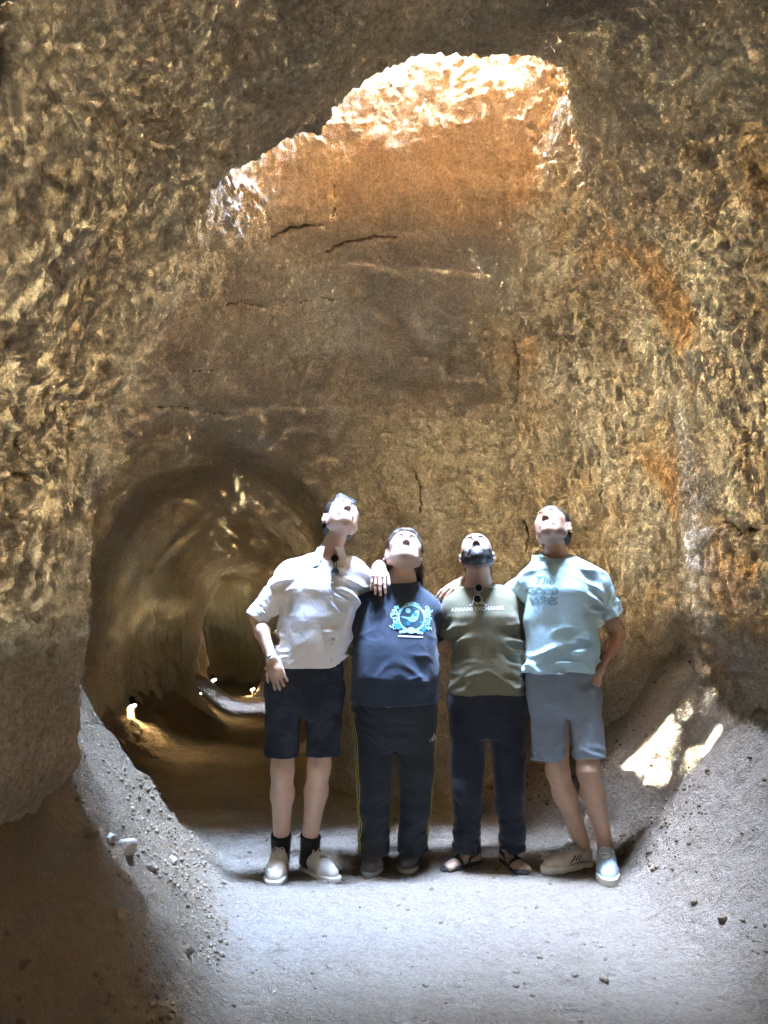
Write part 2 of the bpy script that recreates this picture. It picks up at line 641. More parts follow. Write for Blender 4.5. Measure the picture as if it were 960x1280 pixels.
def carve(me, fine):
    """weathering of the rock face: crags, drips, flakes, cracks; writes the colour masks"""
    P, N = coords(me), normals(me)
    x, y, z = P.T
    near = 1 - sstep(2.1, 3.1, y)                        # tunnel in front of the shaft
    up = sstep(-.25, -.75, N[:, 2])                      # 1 on ceilings
    right = sstep(.75, 1.35, x + .25 * (y - 4).clip(-1, 1)) * (1 - sstep(5.0, 6.0, y)) * (1 - .6 * near * up)
    shaft = sstep(3.4, 3.9, z)
    back = sstep(3.6, 4.6, y) * (1 - shaft) * (1 - right)
    A = np.stack([x, y, z * F32(.38)], 1)                # stretched upright
    warp = np.stack([fbm(P * F32(2.2), 2, 31), fbm(P * F32(2.2), 2, 33), fbm(P * F32(2.2), 2, 35)], 1)
    Pw, Aw = P + warp * F32(.09), A + warp * F32(.06)
    far = sstep(6.3, 7.4, y)
    d = fbm(P * F32(1.9), 2, 5) * .055 * (.6 + .4 * near)
    crag = ridged(Pw * F32(11), 3, 11, .85)
    drip = ridged(Aw * F32(13), 3, 15, .8)
    flute = ridged(np.stack([x, y, z * F32(.13)], 1) * F32(19) + warp * F32(.5), 2, 17, .6)
    lump = fbm(Pw * F32(19), 2, 21, .85)
    wall = 1 - up
    mod = .3 + 1.0 * sstep(-.45, .5, fbm(P * F32(1.25), 3, 37, .6))       # smooth and broken stretches
    rest = np.clip(1 - near - right - shaft - back, 0, 1)
    crag, lump = crag * mod, lump * mod
    d += rest * (crag * .012 + drip * .008 + lump * .012)
    d += near * (crag * .012 * (.6 + .4 * up) + drip * .014 * wall + lump * .013)
    d += right * (1 - near) * (drip * .015 + flute * .016 + lump * .013) + right * near * (drip * .008 + flute * .010)
    d += shaft * (flute * .0095 + lump * .004 + fbm(Pw * F32(4), 2, 23) * .010)
    d += back * (1 - far) * (fbm(Pw * F32(3.2), 3, 41) * .028 + (crag * .005 + lump * .003) * up + wall * (drip * .013 + crag * .009 + lump * .011))
    d += far * (ridged(P * np.array([1.5, 2.2, 1.2], F32), 2, 24) * .05 + ridged(P * F32(4.6), 2, 26) * .022 + lump * .007)
    crust = np.zeros(len(P), F32)
    rel = (1 - .6 * far) * np.clip(.6 * rest + .62 * near + .65 * right + .34 * shaft + back * (.5 + .2 * wall), 0, 1)
    if fine:
        f1, f2, cid = voronoi(Pw * F32(5.0) * np.array([1, 1, .55], F32), 3)
        edge = 1 - sstep(.0, .16, f2 - f1)
        d += mod * (cid - .5) * .036 * (near * .8 + rest * .8 + right * .8 + shaft * .1 + .4 * back * wall) - mod * edge * .04 * (near * .9 + rest * .8 + right * .7 + shaft * .05 + .4 * back * wall)
        g1, g2, gid = voronoi(Pw * F32(1.5) * np.array([1, 1, 1.7], F32), 6)
        ge = 1 - sstep(.0, .035, g2 - g1)
        g3, g4, hid = voronoi(Pw * F32(3.4) * np.array([1, 1, 2.1], F32), 9)
        d += back * (1 - far) * ((gid - .5) * .028 + (hid - .5) * .016)
        fin = fbm(Pw * F32(26), 2, 71, .6)
        d += fin * .017 * rel
        fluff = sstep(.05, .5, fbm(P * np.array([1.7, 1.7, 1.1], F32), 4, 51, .55) + .25 * right - .1)
        d += fluff * (np.abs(pnoise(Pw * F32(21), 77)) * .022 + .006) * (right + .3 * shaft + .08 * back)
        crust = np.clip(fluff * (.9 * right + .12 * shaft + .55 * back) + near * sstep(.0, .6, fbm(Pw * F32(2.6), 3, 55)) * .55, 0, 1)
    else:
        crust = .3 * sstep(.0, .5, fbm(P * F32(1.7), 3, 51))
    rust_glow = np.clip(sstep(.0, .55, fbm(P * F32(1.15), 3, 81)) * (.55 * right + .25 * near) + 1.0 * sstep(3.4, 3.9, z) * sstep(3.0, 3.6, y)  # the height term paints the shaft's warm glow
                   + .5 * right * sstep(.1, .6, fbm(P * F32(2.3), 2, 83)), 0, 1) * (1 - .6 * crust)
    grey = np.clip(back * up * sstep(-.25, .35, fbm(P * F32(.9), 3, 85) + .1) * .8, 0, 1)
    crack = np.zeros(len(P), F32)
    plate = np.full(len(P), .5, F32)
    if fine:
        plate = .5 + back * (1 - far) * (.62 * (gid - .5) + .4 * (hid - .5)) * sstep(-.25, .25, fbm(P * F32(.8), 2, 62) + .1)
    if CRACKS and fine:
        for pts, wd, dp in CRACKS:
            pts = np.array(pts, F32)
            lo, hi = pts.min(0) - .15, pts.max(0) + .15
            m = np.nonzero(((P > lo) & (P < hi)).all(1))[0]
            if not len(m):
                continue
            wv = warp[m] * F32(.03) + F32(.012) * np.stack([pnoise(P[m] * F32(17), s) for s in (1, 2, 3)], 1)
            q = P[m] + wv - N[m] * (wv * N[m]).sum(1)[:, None]
            dd = np.full(len(m), 9, F32)
            for a, b in zip(pts, pts[1:]):
                dd = np.minimum(dd, sd_cone(q, a, b, 0, 0))
            d[m] -= .022 * (1 - sstep(wd * .3, wd * 1.2, dd))
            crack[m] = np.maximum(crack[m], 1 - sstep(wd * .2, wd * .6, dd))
    if fine:
        d -= .14 * sstep(6.45, 6.85, y)
    elif y.max() > 10:
        d -= .14 * sstep(6.85, 6.5, y)
    # cut back the rock under the surface: positive d bulges into the void
    P = P + N * d[:, None]
    me.vertices.foreach_set('co', P.astype(F32).ravel())
    me.update()
    for k, val in (('crust', crust), ('rust_glow', rust_glow), ('grey', grey), ('relief', rel), ('crack', crack), ('plate', plate), ('pit_shade', np.clip(.7 * near + .42 * right + .18 * back + .15 * shaft, 0, 1))):
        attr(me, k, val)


def view_hit(u, v):
    """where the view ray of a photo pixel meets the rock"""
    s, t = (u - 480) / FPX, (640 - v) / FPX
    d = np.array([s, math.cos(PITCH) - t * math.sin(PITCH), math.sin(PITCH) + t * math.cos(PITCH)])
    k = np.arange(.6, 9.5, .012)
    P = (np.array([0, 0, CAM_H]) + k[:, None] * d).astype(F32)
    f = sd_void(P)
    i = int(np.argmax(f > 0))
    t = f[i - 1] / (f[i - 1] - f[i])
    return P[i - 1] + (P[i] - P[i - 1]) * t


# cracks and broken ledges of the vault: outline in the photo, width and depth in metres
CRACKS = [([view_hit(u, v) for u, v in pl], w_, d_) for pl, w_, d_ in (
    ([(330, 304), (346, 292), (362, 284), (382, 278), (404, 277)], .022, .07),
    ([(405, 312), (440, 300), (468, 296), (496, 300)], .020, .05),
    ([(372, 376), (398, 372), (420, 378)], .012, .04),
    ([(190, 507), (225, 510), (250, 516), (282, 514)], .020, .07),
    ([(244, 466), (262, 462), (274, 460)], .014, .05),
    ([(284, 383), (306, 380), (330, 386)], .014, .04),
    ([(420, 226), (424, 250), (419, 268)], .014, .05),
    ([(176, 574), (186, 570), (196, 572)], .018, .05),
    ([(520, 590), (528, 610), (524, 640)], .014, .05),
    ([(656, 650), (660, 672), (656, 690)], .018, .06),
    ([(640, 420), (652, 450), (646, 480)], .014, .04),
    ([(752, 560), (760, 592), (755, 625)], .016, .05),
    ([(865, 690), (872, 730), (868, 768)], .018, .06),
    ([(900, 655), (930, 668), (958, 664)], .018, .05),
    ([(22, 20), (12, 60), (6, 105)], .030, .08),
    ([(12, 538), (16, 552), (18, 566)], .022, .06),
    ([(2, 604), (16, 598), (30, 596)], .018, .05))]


def rock_piece(lo, hi, h, sub, fine):
    V, Q = net(sd_rock, lo, hi, h)
    me = raw_mesh('rock_face', V, Q)
    if sub:
        me = subdivide(me, sub)
    carve(me, fine)
    me.polygons.foreach_set('use_smooth', np.full(len(me.polygons), True))
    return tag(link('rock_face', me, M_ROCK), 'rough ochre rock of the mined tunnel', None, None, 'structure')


rock_piece((-3.2, .55, -.1), (2.4, 6.9, 5.2), .055, 2, True)
rock_piece((-1.6, 1.4, 5.05), (1.9, 5.2, TOP), .1, 1, False)
rock_piece((-2.2, -8.6, -.5), (3.0, .7, TOP), .1, 0, False)
rock_piece((-9.6, 6.4, -.5), (1.2, 23.2, TOP), .1, 1, False)

# ---- the hillside above, pierced by the shafts
xs, ys = np.arange(-40, 40.1, .5), np.arange(-40, 60.1, .5)
X, Y = np.meshgrid(xs, ys, indexing='ij')
hv = TOP - .14 + 0 * X.ravel()
V = np.stack([X.ravel(), Y.ravel(), hv], 1).astype(F32)
i = np.arange(X.size).reshape(X.shape)
Q = np.stack([i[:-1, :-1], i[1:, :-1], i[1:, 1:], i[:-1, 1:]], -1).reshape(-1, 4)
cut = np.zeros(len(V), bool)
patches = []
for sx, sy, ra, rb in SHAFTS:
    qx, qy = round(sx * 2) / 2, round(sy * 2) / 2
    cut |= (np.abs(V[:, 0] - qx) < 1.9) & (np.abs(V[:, 1] - qy) < 1.9)
    a = np.arange(-2.0, 2.001, .05)
    PX, PY = np.meshgrid(qx + a, qy + a, indexing='ij')
    W = np.stack([PX.ravel(), PY.ravel(), np.full(PX.size, TOP - .14)], 1).astype(F32)
    k = np.arange(PX.size).reshape(PX.shape)
    K = np.stack([k[:-1, :-1], k[1:, :-1], k[1:, 1:], k[:-1, 1:]], -1).reshape(-1, 4)
    patches.append((W, K[~(sd_void(W) < -.01)[K].all(1)]))
far = np.minimum.reduce([np.hypot(V[:, 0] - a[0], V[:, 1] - a[1]) for a in SHAFTS])
V[:, 2] += sstep(3.2, 7, far) * (fbm(V * F32(.12), 3, 120) * .8 + .2)
V, Q = merge((V, Q[~cut[Q].all(1)]), *patches)
hill = raw_mesh('terrain', V, Q)
for k in ('soil', 'pale'):
    attr(hill, k, np.zeros(len(V)))
tag(link('terrain', hill, M_EARTH), 'dry hillside above the tunnel', None, None, 'structure')

# ---- the ground inside: trodden floor between two banks of spoil
GY = np.array([-32, 2.0, 2.6, 3.2, 4.2, 5.0, 5.7, 6.2, 7.0, 10, 13, 18, 24])
GL = np.array([-.66, -.66, -.69, -.76, -1.0, -1.42, -1.75, -1.88, -2.02, -2.12, -2.55, -5.5, -10.0])
GR = np.array([1.40, 1.40, 1.38, 1.36, 1.30, 1.15, .75, -.1, -.6, -1.0, -1.35, -4.0, -8.2])
SL = np.array([2.0, 2.0, 1.9, 1.6, 1.25, .95, .85, .8, .8, .8, .9, .9, .9])


def edge_dist(x, y, ex):
    """distance beyond the floor's edge polyline (ex, GY)"""
    d = np.full(len(x), 99.0)
    for (x0, y0), (x1, y1) in zip(zip(ex, GY), zip(ex[1:], GY[1:])):
        dx, dy = x1 - x0, y1 - y0
        t = np.clip(((x - x0) * dx + (y - y0) * dy) / (dx * dx + dy * dy), 0, 1)
        d = np.minimum(d, np.hypot(x - x0 - t * dx, y - y0 - t * dy))
    return d


def bank(x, y):
    l = edge_dist(x, y, GL) * np.sign(np.interp(y, GY, GL) - x)
    r = edge_dist(x, y, GR) * np.sign(x - np.interp(y, GY, GR))
    s = np.interp(y, GY, SL)

    def soft(e):
        e = np.maximum(e + .25, 0)
        return e * e / (e + .32)
    return soft(l) * s, soft(r) * (1.75 - 1.0 * sstep(4.6, 5.8, y))


def ground_height(x, y, fine=True):
    P2 = np.stack([x, y, 0 * x], 1).astype(F32)
    wob = pnoise(P2 * F32(1.4), 90) * .05
    hl, hr = bank(x + wob, y + wob)
    h = np.minimum(hl, 1.15 + .0 * hl) + np.minimum(hr, 1.25)
    b = np.clip((hl + hr) * 3, 0, 1)
    h = h + fbm(P2 * F32(1.1), 3, 91) * .022 + b * (fbm(P2 * F32(1.7), 2, 95) * .09 + fbm(P2 * F32(4.2), 4, 92, .65) * .06)
    if fine:
        foot = np.clip((hl + hr) * 9, 0, 1)
        h += (np.abs(pnoise(P2 * F32(13), 93)) * .016 + fbm(P2 * F32(20), 3, 94, .7) * .010) * (.55 + .6 * foot)
        # footprints and scuffs in the dust of the floor
        f1, f2, cid = voronoi(np.stack([x * 4.6, y * 6.5, 0 * x], 1), 8)
        h -= (1 - foot) * .016 * (1 - sstep(.16, .36, f1)) * (cid > .3)
    return h, hl, hr


def ground_piece(x0, x1, y0, y1, st, fine):
    xs, ys = np.arange(x0, x1 + st / 2, st), np.arange(y0, y1 + st / 2, st)
    X, Y = np.meshgrid(xs, ys, indexing='ij')
    h, hl, hr = ground_height(X.ravel(), Y.ravel(), fine)
    V = np.stack([X.ravel(), Y.ravel(), h], 1)
    i = np.arange(len(xs) * len(ys)).reshape(len(xs), len(ys))
    Q = np.stack([i[:-1, :-1], i[1:, :-1], i[1:, 1:], i[:-1, 1:]], -1).reshape(-1, 4)
    me = raw_mesh('ground', V, Q)
    p2 = V * np.array([1, 1, 0])
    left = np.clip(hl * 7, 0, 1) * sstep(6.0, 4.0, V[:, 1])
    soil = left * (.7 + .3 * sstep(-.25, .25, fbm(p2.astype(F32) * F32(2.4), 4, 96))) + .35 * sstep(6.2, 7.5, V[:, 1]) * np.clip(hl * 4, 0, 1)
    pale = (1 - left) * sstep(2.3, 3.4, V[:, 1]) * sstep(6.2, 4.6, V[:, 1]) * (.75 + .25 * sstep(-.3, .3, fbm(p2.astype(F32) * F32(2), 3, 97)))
    attr(me, 'soil', np.clip(soil, 0, 1))
    attr(me, 'pale', np.clip(pale, 0, 1))
    return tag(link('ground', me, M_EARTH), 'trodden dusty floor with banks of spoil along the walls', None, None, 'structure')


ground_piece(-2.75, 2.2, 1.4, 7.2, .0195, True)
ground_piece(-3.6, .6, 7.15, 13.0, .035, True)
ground_piece(-9.6, .6, 12.95, 23.0, .09, False)
ground_piece(-2.2, 3.0, -8.6, 1.44, .08, False)
# ------------------------------------------------------------------ unseen pines, added to keep the sun out of the shaft mouths
def pine(base, top, crown_c, crown_r, n, seed, label):
    rng = np.random.RandomState(seed)
    root = empty('added_shade_pine', base)
    tag(root, label, 'tree')
    mb = MB()
    b, t = np.array(base, float), np.array(top, float)
    mb.tube([b - [0, 0, .2], b + (t - b) * .35 + [.12, 0, 0], b + (t - b) * .7 + [.05, .1, 0], t], [.2, .15, .11, .05], 10)
    for k in range(9):
        a = k * 2.4
        e = np.array(crown_c) + np.array(crown_r) * .7 * np.array([math.cos(a), math.sin(a), .2])
        s0 = b + (t - b) * (.62 + .04 * k)
        mb.tube([s0, (s0 + e) / 2 + [0, 0, .12], e], [.05, .035, .015], 6)
    bark = plain('bark', (.13, .085, .055), .95, .1, .3, 12, .8)
    mb.build('trunk', bark, root)
    u = rng.normal(size=(n, 3))
    u /= np.linalg.norm(u, axis=1)[:, None]
    c = np.array(crown_c) + u * (rng.rand(n, 1) ** .45) * np.array(crown_r)
    c = c[fbm((c * 2.1).astype(F32), 2, seed) > -.3]
    n = len(c)
    d = rng.normal(size=(n, 3))
    d /= np.linalg.norm(d, axis=1)[:, None]
    e = np.cross(d, rng.normal(size=(n, 3)))
    e /= np.linalg.norm(e, axis=1)[:, None]
    L, W = .075, .028
    V = np.stack([c - d * L, c + e * W, c + d * L, c - e * W], 1).reshape(-1, 3)
    Q = np.arange(4 * n).reshape(n, 4)
    leaf = plain('needles', (.06, .095, .035), .7, .2, .35, 8)
    o = link('crown', raw_mesh('crown', V, Q, False), leaf, root)
    return root


_c = np.array([.17, 3.95, 8.5]) + np.array(sun_dir / sun_dir.z) * 7.5
pine((-3.4, 1.4, 8.6), tuple(_c - [.1, 0, .1]), tuple(_c), (1.15, 1.05, .75), 5600, 5, 'added unseen pine that screens the main shaft from the sun')
_c = np.array([.5, -2.5, 8.5]) + np.array(sun_dir / sun_dir.z) * 7.5
pine((-3.6, -5.2, 8.6), tuple(_c - [.1, 0, .1]), tuple(_c), (1.6, 1.6, .9), 6200, 9, 'added unseen pine with a wider crown that thins the sun over the rear shaft')
for (sx, sy, ra, rb), lab, sd in ((SHAFTS[1], 'added unseen pine that blocks the sun over the second shaft', 21), (SHAFTS[2], 'added unseen pine that blocks the sun over the farthest shaft', 23)):
    _c = np.array([sx, sy, TOP]) + np.array(sun_dir / sun_dir.z) * 6.0
    pine((_c[0] - 1.2, sy - 1.9, 8.6), tuple(_c - [.1, 0, .1]), tuple(_c), (1.0, 1.0, .7), 6000, sd, lab)
# ------------------------------------------------------------------ floodlights along the foot of the wall
M_BLACK = plain('black_metal', (.02, .02, .021), .5, .4, .2)
M_CABLE = plain('grey_cable', (.20, .18, .155), .7, .3, .15)
M_GLOW = NT('warm_led').m
_b = M_GLOW.node_tree.nodes['Principled BSDF']
_b.inputs['Base Color'].default_value = (.9, .8, .6, 1)
_b.inputs['Emission Color'].default_value = (1.0, .80, .48, 1)
_b.inputs['Emission Strength'].default_value = .2


def floodlight(x, y, aim, watt, label, lift=.12, angle=95):
    g = g_at(x, y)
    root = empty('floodlight', (x, y, g))
    tag(root, label, 'floodlight', 'small warm floodlights along the tunnel')
    head = Vector((x, y, g + lift))
    d = Vector(aim).normalized()
    M = Matrix.Translation(head) @ d.to_track_quat('Z', 'Y').to_matrix().to_4x4()
    MB().tube([(x, y, g - .06), (x, y, g + lift - .05)], .008, 8).build('spike', M_BLACK, root)
    sd = d.cross(Vector((0, 0, 1))).normalized()
    c = head
    MB().tube([c + sd * .05, c + sd * .05 - Vector((0, 0, .05)), c - sd * .05 - Vector((0, 0, .05)), c - sd * .05], .006, 6).build('bracket', M_BLACK, root)
    hs = MB().lathe([(.030, -.055), (.040, -.05), (.043, .0), (.047, .03), (.047, .04), (.040, .04), (.038, .026)], M, 20).build('housing', M_BLACK, root)
    MB().lathe([(.036, .024), (.037, .030), (.030, .033)], M, 20).build('lens', M_GLOW, hs)
    ld = bpy.data.lights.new('floodlight_beam', 'SPOT')
    ld.energy = watt
    ld.color = (1.0, .74, .38)
    ld.spot_size = R(165)
    ld.spot_blend = 1.0
    ld.shadow_soft_size = .03
    lo = bpy.data.objects.new('floodlight_beam', ld)
    COL.objects.link(lo)
    lo.matrix_world = Matrix.Translation(head + d * .06) @ (-d).to_track_quat('Z', 'Y').to_matrix().to_4x4()
    lo.parent = root
    lo.matrix_parent_inverse = root.matrix_basis.inverted()
    return root


def g_at(x, y):
    return float(ground_height(np.array([x]), np.array([y]))[0][0])


floodlight(-1.95, 4.3, (-.2, 1.0, -.45), .022, 'floodlight tucked behind the bulging near wall, lighting the bank', .10)
floodlight(-2.45, 7.7, (.45, -.45, -.9), .010, 'floodlight on the bank under the pale overhang', .17, 120)
floodlight(-2.45, 10.4, (.45, -.45, -.9), .006, 'floodlight beyond the dark bend, above the bright floor patch', .14, 120)
floodlight(-2.85, 13.2, (.4, -.45, -.9), .010, 'bright floodlight high on the bank at the narrow arch', .22, 120)
floodlight(-2.35, 14.1, (.45, -.45, -.9), .012, 'floodlight deepest in the tunnel beside the second bright floor patch', .14, 120)

# ---- cable lying on the bank under the near wall
pts = []
for t in np.linspace(0, 1, 26):
    y = 1.55 + .75 * t
    x = -1.0 - .02 * t + .008 * math.sin(t * 9)
    pts.append((x, y, g_at(x, y) + .009))
tag(MB().tube(pts, .0085, 8).build('cable', M_CABLE), 'pale cable lying along the foot of the near wall', 'cable')

# ---- loose stones and rubble
_srng = np.random.RandomState(12)


def stone_verts(r, sub, seed, flat=.7):
    bm = bmesh.new()
    bmesh.ops.create_icosphere(bm, subdivisions=sub, radius=1.0)
    V = np.array([v.co[:] for v in bm.verts], F32)
    Q = np.array([[v.index for v in f.verts] for f in bm.faces])
    bm.free()
    n = V.copy()
    s = 1 + .32 * pnoise(n * F32(1.3), seed) + .10 * pnoise(n * F32(3.7), seed + 1)
    V = V * s[:, None]
    for k in range(5):                                    # broken faces
        a = _srng.normal(size=3)
        a /= np.linalg.norm(a)
        d = V @ a
        c = .62 + .25 * _srng.rand()
        V = V - np.where(d > c, d - c, 0)[:, None] * a
    return (V * np.array([1, .8, flat]) * r).astype(F32), Q


def stone_material(name, a, b):
    t = NT(name)
    v = t.coord()
    n = t.noise(v, 30, 6, .7)
    c = t.mix(t.step(n, .3, .7), a, b)
    return t.base(c, .95, t.bump(t.noise(v, 70, 6, .7), .8, .006), .15)


M_STONE_PALE = stone_material('pale_stone', (.36, .32, .26), (.47, .43, .37))
M_STONE_DARK = stone_material('brown_stone', (.14, .10, .064), (.21, .16, .108))
STONES = [(157, 1058, .050, 0, 'largest pale angular stone on the spoil at the edge of the light'),
          (136, 1050, .026, 0, 'small pale stone touching the largest stone on the spoil'),
          (216, 1075, .022, 0, 'pale pebble where the spoil meets the lit floor'),
          (190, 1085, .032, 1, 'brown stone at the lit foot of the left bank'),
          (112, 1040, .036, 1, 'brown lump above the largest pale stone on the bank'),
          (232, 1188, .028, 1, 'brown stone low on the spoil near the shaded floor'),
          (150, 1150, .030, 1, 'brown clod half way down the rubble slope'),
          (755, 1225, .022, 1, 'lone dark pebble on the shaded part of the floor'),
          (905, 1150, .026, 1, 'brown stone in the grit at the foot of the right bank'),
          (868, 1128, .020, 1, 'small brown stone on the lit edge of the right bank')]


def on_ground(u, v):
    """march the view ray of a photo pixel on to the ground"""
    s, t = (u - 480) / FPX, (640 - v) / FPX
    dy, dz = math.cos(PITCH) - t * math.sin(PITCH), math.sin(PITCH) + t * math.cos(PITCH)
    k = np.arange(1.2, 9, .01)
    h = ground_height(s * k, dy * k)[0]
    i = np.argmax(CAM_H + dz * k < h)
    return np.array([s * k[i], dy * k[i], h[i]])


for i, (u, v, r, mk, lab) in enumerate(STONES):
    p = on_ground(u, v)
    V, Q = stone_verts(r, 3, 40 + i)
    me = raw_mesh('stone', V, Q)
    o = link('stone', me, (M_STONE_PALE, M_STONE_DARK)[mk])
    o.location = Vector([float(p[0]), float(p[1]), float(p[2]) - r * .15])
    o.rotation_euler = (.3 * _srng.randn(), .3 * _srng.randn(), 6.28 * _srng.rand())
    tag(o, lab, 'stone', 'loose stones on the tunnel floor')

# rubble: thousands of clods at the foot of the banks
tmpl = [stone_verts(1.0, 1, 70 + k) for k in range(8)]
vs, qs, n0 = [], [], 0
N = 13000
yy = 1.3 + 4.6 * _srng.rand(N)
side = _srng.rand(N) < .78
el, er = np.interp(yy, GY, GL), np.interp(yy, GY, GR)
xx = np.where(side, el + .16 - np.abs(_srng.normal(size=N)) * .36, er - .10 + np.abs(_srng.normal(size=N)) * .22)
dens = fbm(np.stack([xx * 2.4, yy * 2.4, 0 * xx], 1).astype(F32), 3, 96)
keep = (dens + .35 * _srng.rand(N) > .12) & (xx > -2.4) & (xx < 1.9)
xx, yy = xx[keep], yy[keep]
xx = np.concatenate([xx, -.8 + 2.2 * _srng.rand(800)])              # grit trodden into the floor
yy = np.concatenate([yy, 2.2 + 3.4 * _srng.rand(800) ** 1.2])
hh = ground_height(xx, yy)[0]
for x, y, z in zip(xx, yy, hh):
    V, Q = tmpl[_srng.randint(8)]
    r = .003 + .016 * _srng.rand() ** 4.5
    a = 6.28 * _srng.rand()
    ca, sa = math.cos(a), math.sin(a)
    W = V @ np.array([[ca, sa, 0], [-sa, ca, 0], [0, 0, 1]], F32) * F32(r) + np.array([x, y, z - r * .2], F32)
    vs.append(W)
    qs.append(Q + n0)
    n0 += len(W)
rub = raw_mesh('rubble', np.concatenate(vs), np.concatenate(qs), True)
tag(link('rubble', rub, M_STONE_DARK), 'loose brown rubble strewn along the foot of the banks', 'rubble', None, 'stuff')
# ------------------------------------------------------------------ people
class Field:
    """a signed distance built from local shapes; each shape is only evaluated near itself"""
    def __init__(self):
        self.items = []

    def add(self, fn, c, r, k=.02, op='u'):
        self.items.append((fn, np.asarray(c, F32), float(r), k, op))
        return self

    def cone(self, a, b, ra, rb, k=.02, op='u'):
        a, b = np.asarray(a, float), np.asarray(b, float)
        return self.add(lambda p: sd_cone(p, a, b, ra, rb), (a + b) / 2, np.linalg.norm(b - a) / 2 + max(ra, rb), k, op)

    def ell(self, c, r, k=.02, op='u', M=None, O=None):
        c, r = np.asarray(c, float), np.asarray(r, float)
        if M is None:
            return self.add(lambda p: sd_ell(p, c, r), c, r.max(), k, op)
        hs = math.sqrt(float((M[:, 0] ** 2).sum()))
        return self.add(lambda p: sd_ell(local(p, O, M), c, r) * F32(hs), M @ c + O, r.max() * hs, k * hs, op)

    def __call__(self, p):
        d = np.full(len(p), .3, F32)
        big = len(p) > 20000 or not len(p)
        if not big:
            lo, hi = p.min(0), p.max(0)
        for fn, c, r, k, op in self.items:
            if big:
                q = p - c
                m = np.nonzero((q * q).sum(1) < (r + .10) ** 2)[0]
                if not len(m):
                    continue
                v = fn(p[m]).astype(F32)
            else:
                q = np.maximum(np.maximum(lo - c, c - hi), 0)
                if float((q * q).sum()) > (r + .10) ** 2:
                    continue
                m = slice(None)
                v = fn(p).astype(F32)
            if op == 'u':
                d[m] = smin(d[m], v, k)
            elif op == 'c':
                d[m] = smax(d[m], -v, k)
            else:
                d[m] = smax(d[m], v, k)
        return d


def local(p, O, M):
    """world points in a frame with origin O and (evenly scaled) axes M"""
    return (p - np.asarray(O, F32)) @ (M / float((M[:, 0] ** 2).sum())).astype(F32)


def rot(yaw=0, tilt=0, roll=0, scale=1.0):
    return scale * np.array(Matrix.Rotation(R(yaw), 3, 'Z') @ Matrix.Rotation(R(roll), 3, 'Y') @ Matrix.Rotation(R(-tilt), 3, 'X'))


def rows(spec, Y0, yoff=None):
    """torso rows given in photo pixels (v, left u, right u, half depth, forward shift) -> z, cx, cy, rx, ry"""
    out = []
    for v, ul, ur, ry, fw in spec:
        a, b = at(ul, v, Y0), at(ur, v, Y0)
        out.append((a[2], (a[0] + b[0]) / 2, Y0 - fw, (b[0] - a[0]) / 2, ry))
    out.sort()
    o = np.array(out)
    zz = np.linspace(o[0, 0], o[-1, 0], 80)
    res = [zz]
    ker = np.exp(-np.linspace(-2, 2, 9) ** 2)
    ker /= ker.sum()
    for c in range(1, 5):
        v = np.interp(zz, o[:, 0], o[:, c])
        res.append(np.convolve(np.pad(v, 4, 'edge'), ker, 'valid'))
    return np.array(res)


def loft(T, off=0.0, n=2.35, z0=None, z1=None):
    lo, hi = T[0][0] if z0 is None else z0, T[0][-1] if z1 is None else z1

    def fn(p):
        z = p[:, 2]
        cx, cy, rx, ry = [np.interp(z, T[0], T[c]).astype(F32) for c in (1, 2, 3, 4)]
        rx, ry = rx + off, ry + off
        d = ((np.abs((p[:, 0] - cx) / rx) ** n + np.abs((p[:, 1] - cy) / ry) ** n) ** (1 / n) - 1) * np.minimum(rx, ry)
        return np.maximum(d, np.maximum(z - hi, lo - z))
    c = np.array([T[1].mean(), T[2].mean(), (lo + hi) / 2])
    r = np.hypot(np.hypot(T[3].max() + abs(T[1] - T[1].mean()).max(), T[4].max()), (hi - lo) / 2) + off
    return fn, c, r


def unit(v):
    v = np.asarray(v, float)
    return v / np.linalg.norm(v)


def add_hand(F, wrist, d, n, side, curl=(.35, .45, .35), spread=.10, size=1.0, thumb=.6, tcurl=.3):
    """palm and five fingers; d = towards the fingers, n = palm side, side=+1/-1 where the thumb sits along n x d"""
    d, n = unit(d), unit(n)
    n = unit(n - d * (n @ d))
    s = np.cross(n, d) * side
    W = np.asarray(wrist, float)
    P = lambda a, b, c: W + (d * a + s * b + n * c) * size
    kn = []
    for i, (b, L) in enumerate(((.030, .086), (.010, .090), (-.011, .085), (-.030, .076))):
        k0 = P(L, b, -.002 + .004 * abs(i - 1.3))
        kn.append(k0)
        F.cone(P(.0, b * .62, 0), k0, .017 * size, .0115 * size, .014)
    F.ell(P(.045, 0, .004), np.array([.03, .03, .03]) * size, .02)
    for i, (L, r) in enumerate(((.88, .0092), (1.0, .0095), (.94, .009), (.74, .008))):
        a = kn[i]
        ang = 0.0
        out = s * spread * (1.4, .4, -.5, -1.5)[i]
        for j, l in enumerate((.046, .029, .024)):
            ang += curl[j] * (1 + .12 * (i - 1))
            dr = unit(d * math.cos(ang) + n * math.sin(ang) + out)
            b = a + dr * l * L * size
            F.cone(a, b, (r - .0006 * j) * size, (r - .0006 * (j + 1)) * size, .0045)
            a = b
    a = P(.022, .024, .004)
    b = a + unit(d * .75 + s * thumb + n * .35) * .042 * size
    F.cone(a, b, .015 * size, .012 * size, .010)
    c = b + unit(d * .95 + s * thumb * .5 + n * (.2 + tcurl * .4)) * .032 * size
    F.cone(b, c, .0112 * size, .0098 * size, .005)
    e = c + unit(d + s * thumb * .15 + n * tcurl) * .026 * size
    F.cone(c, e, .0098 * size, .0078 * size, .005)


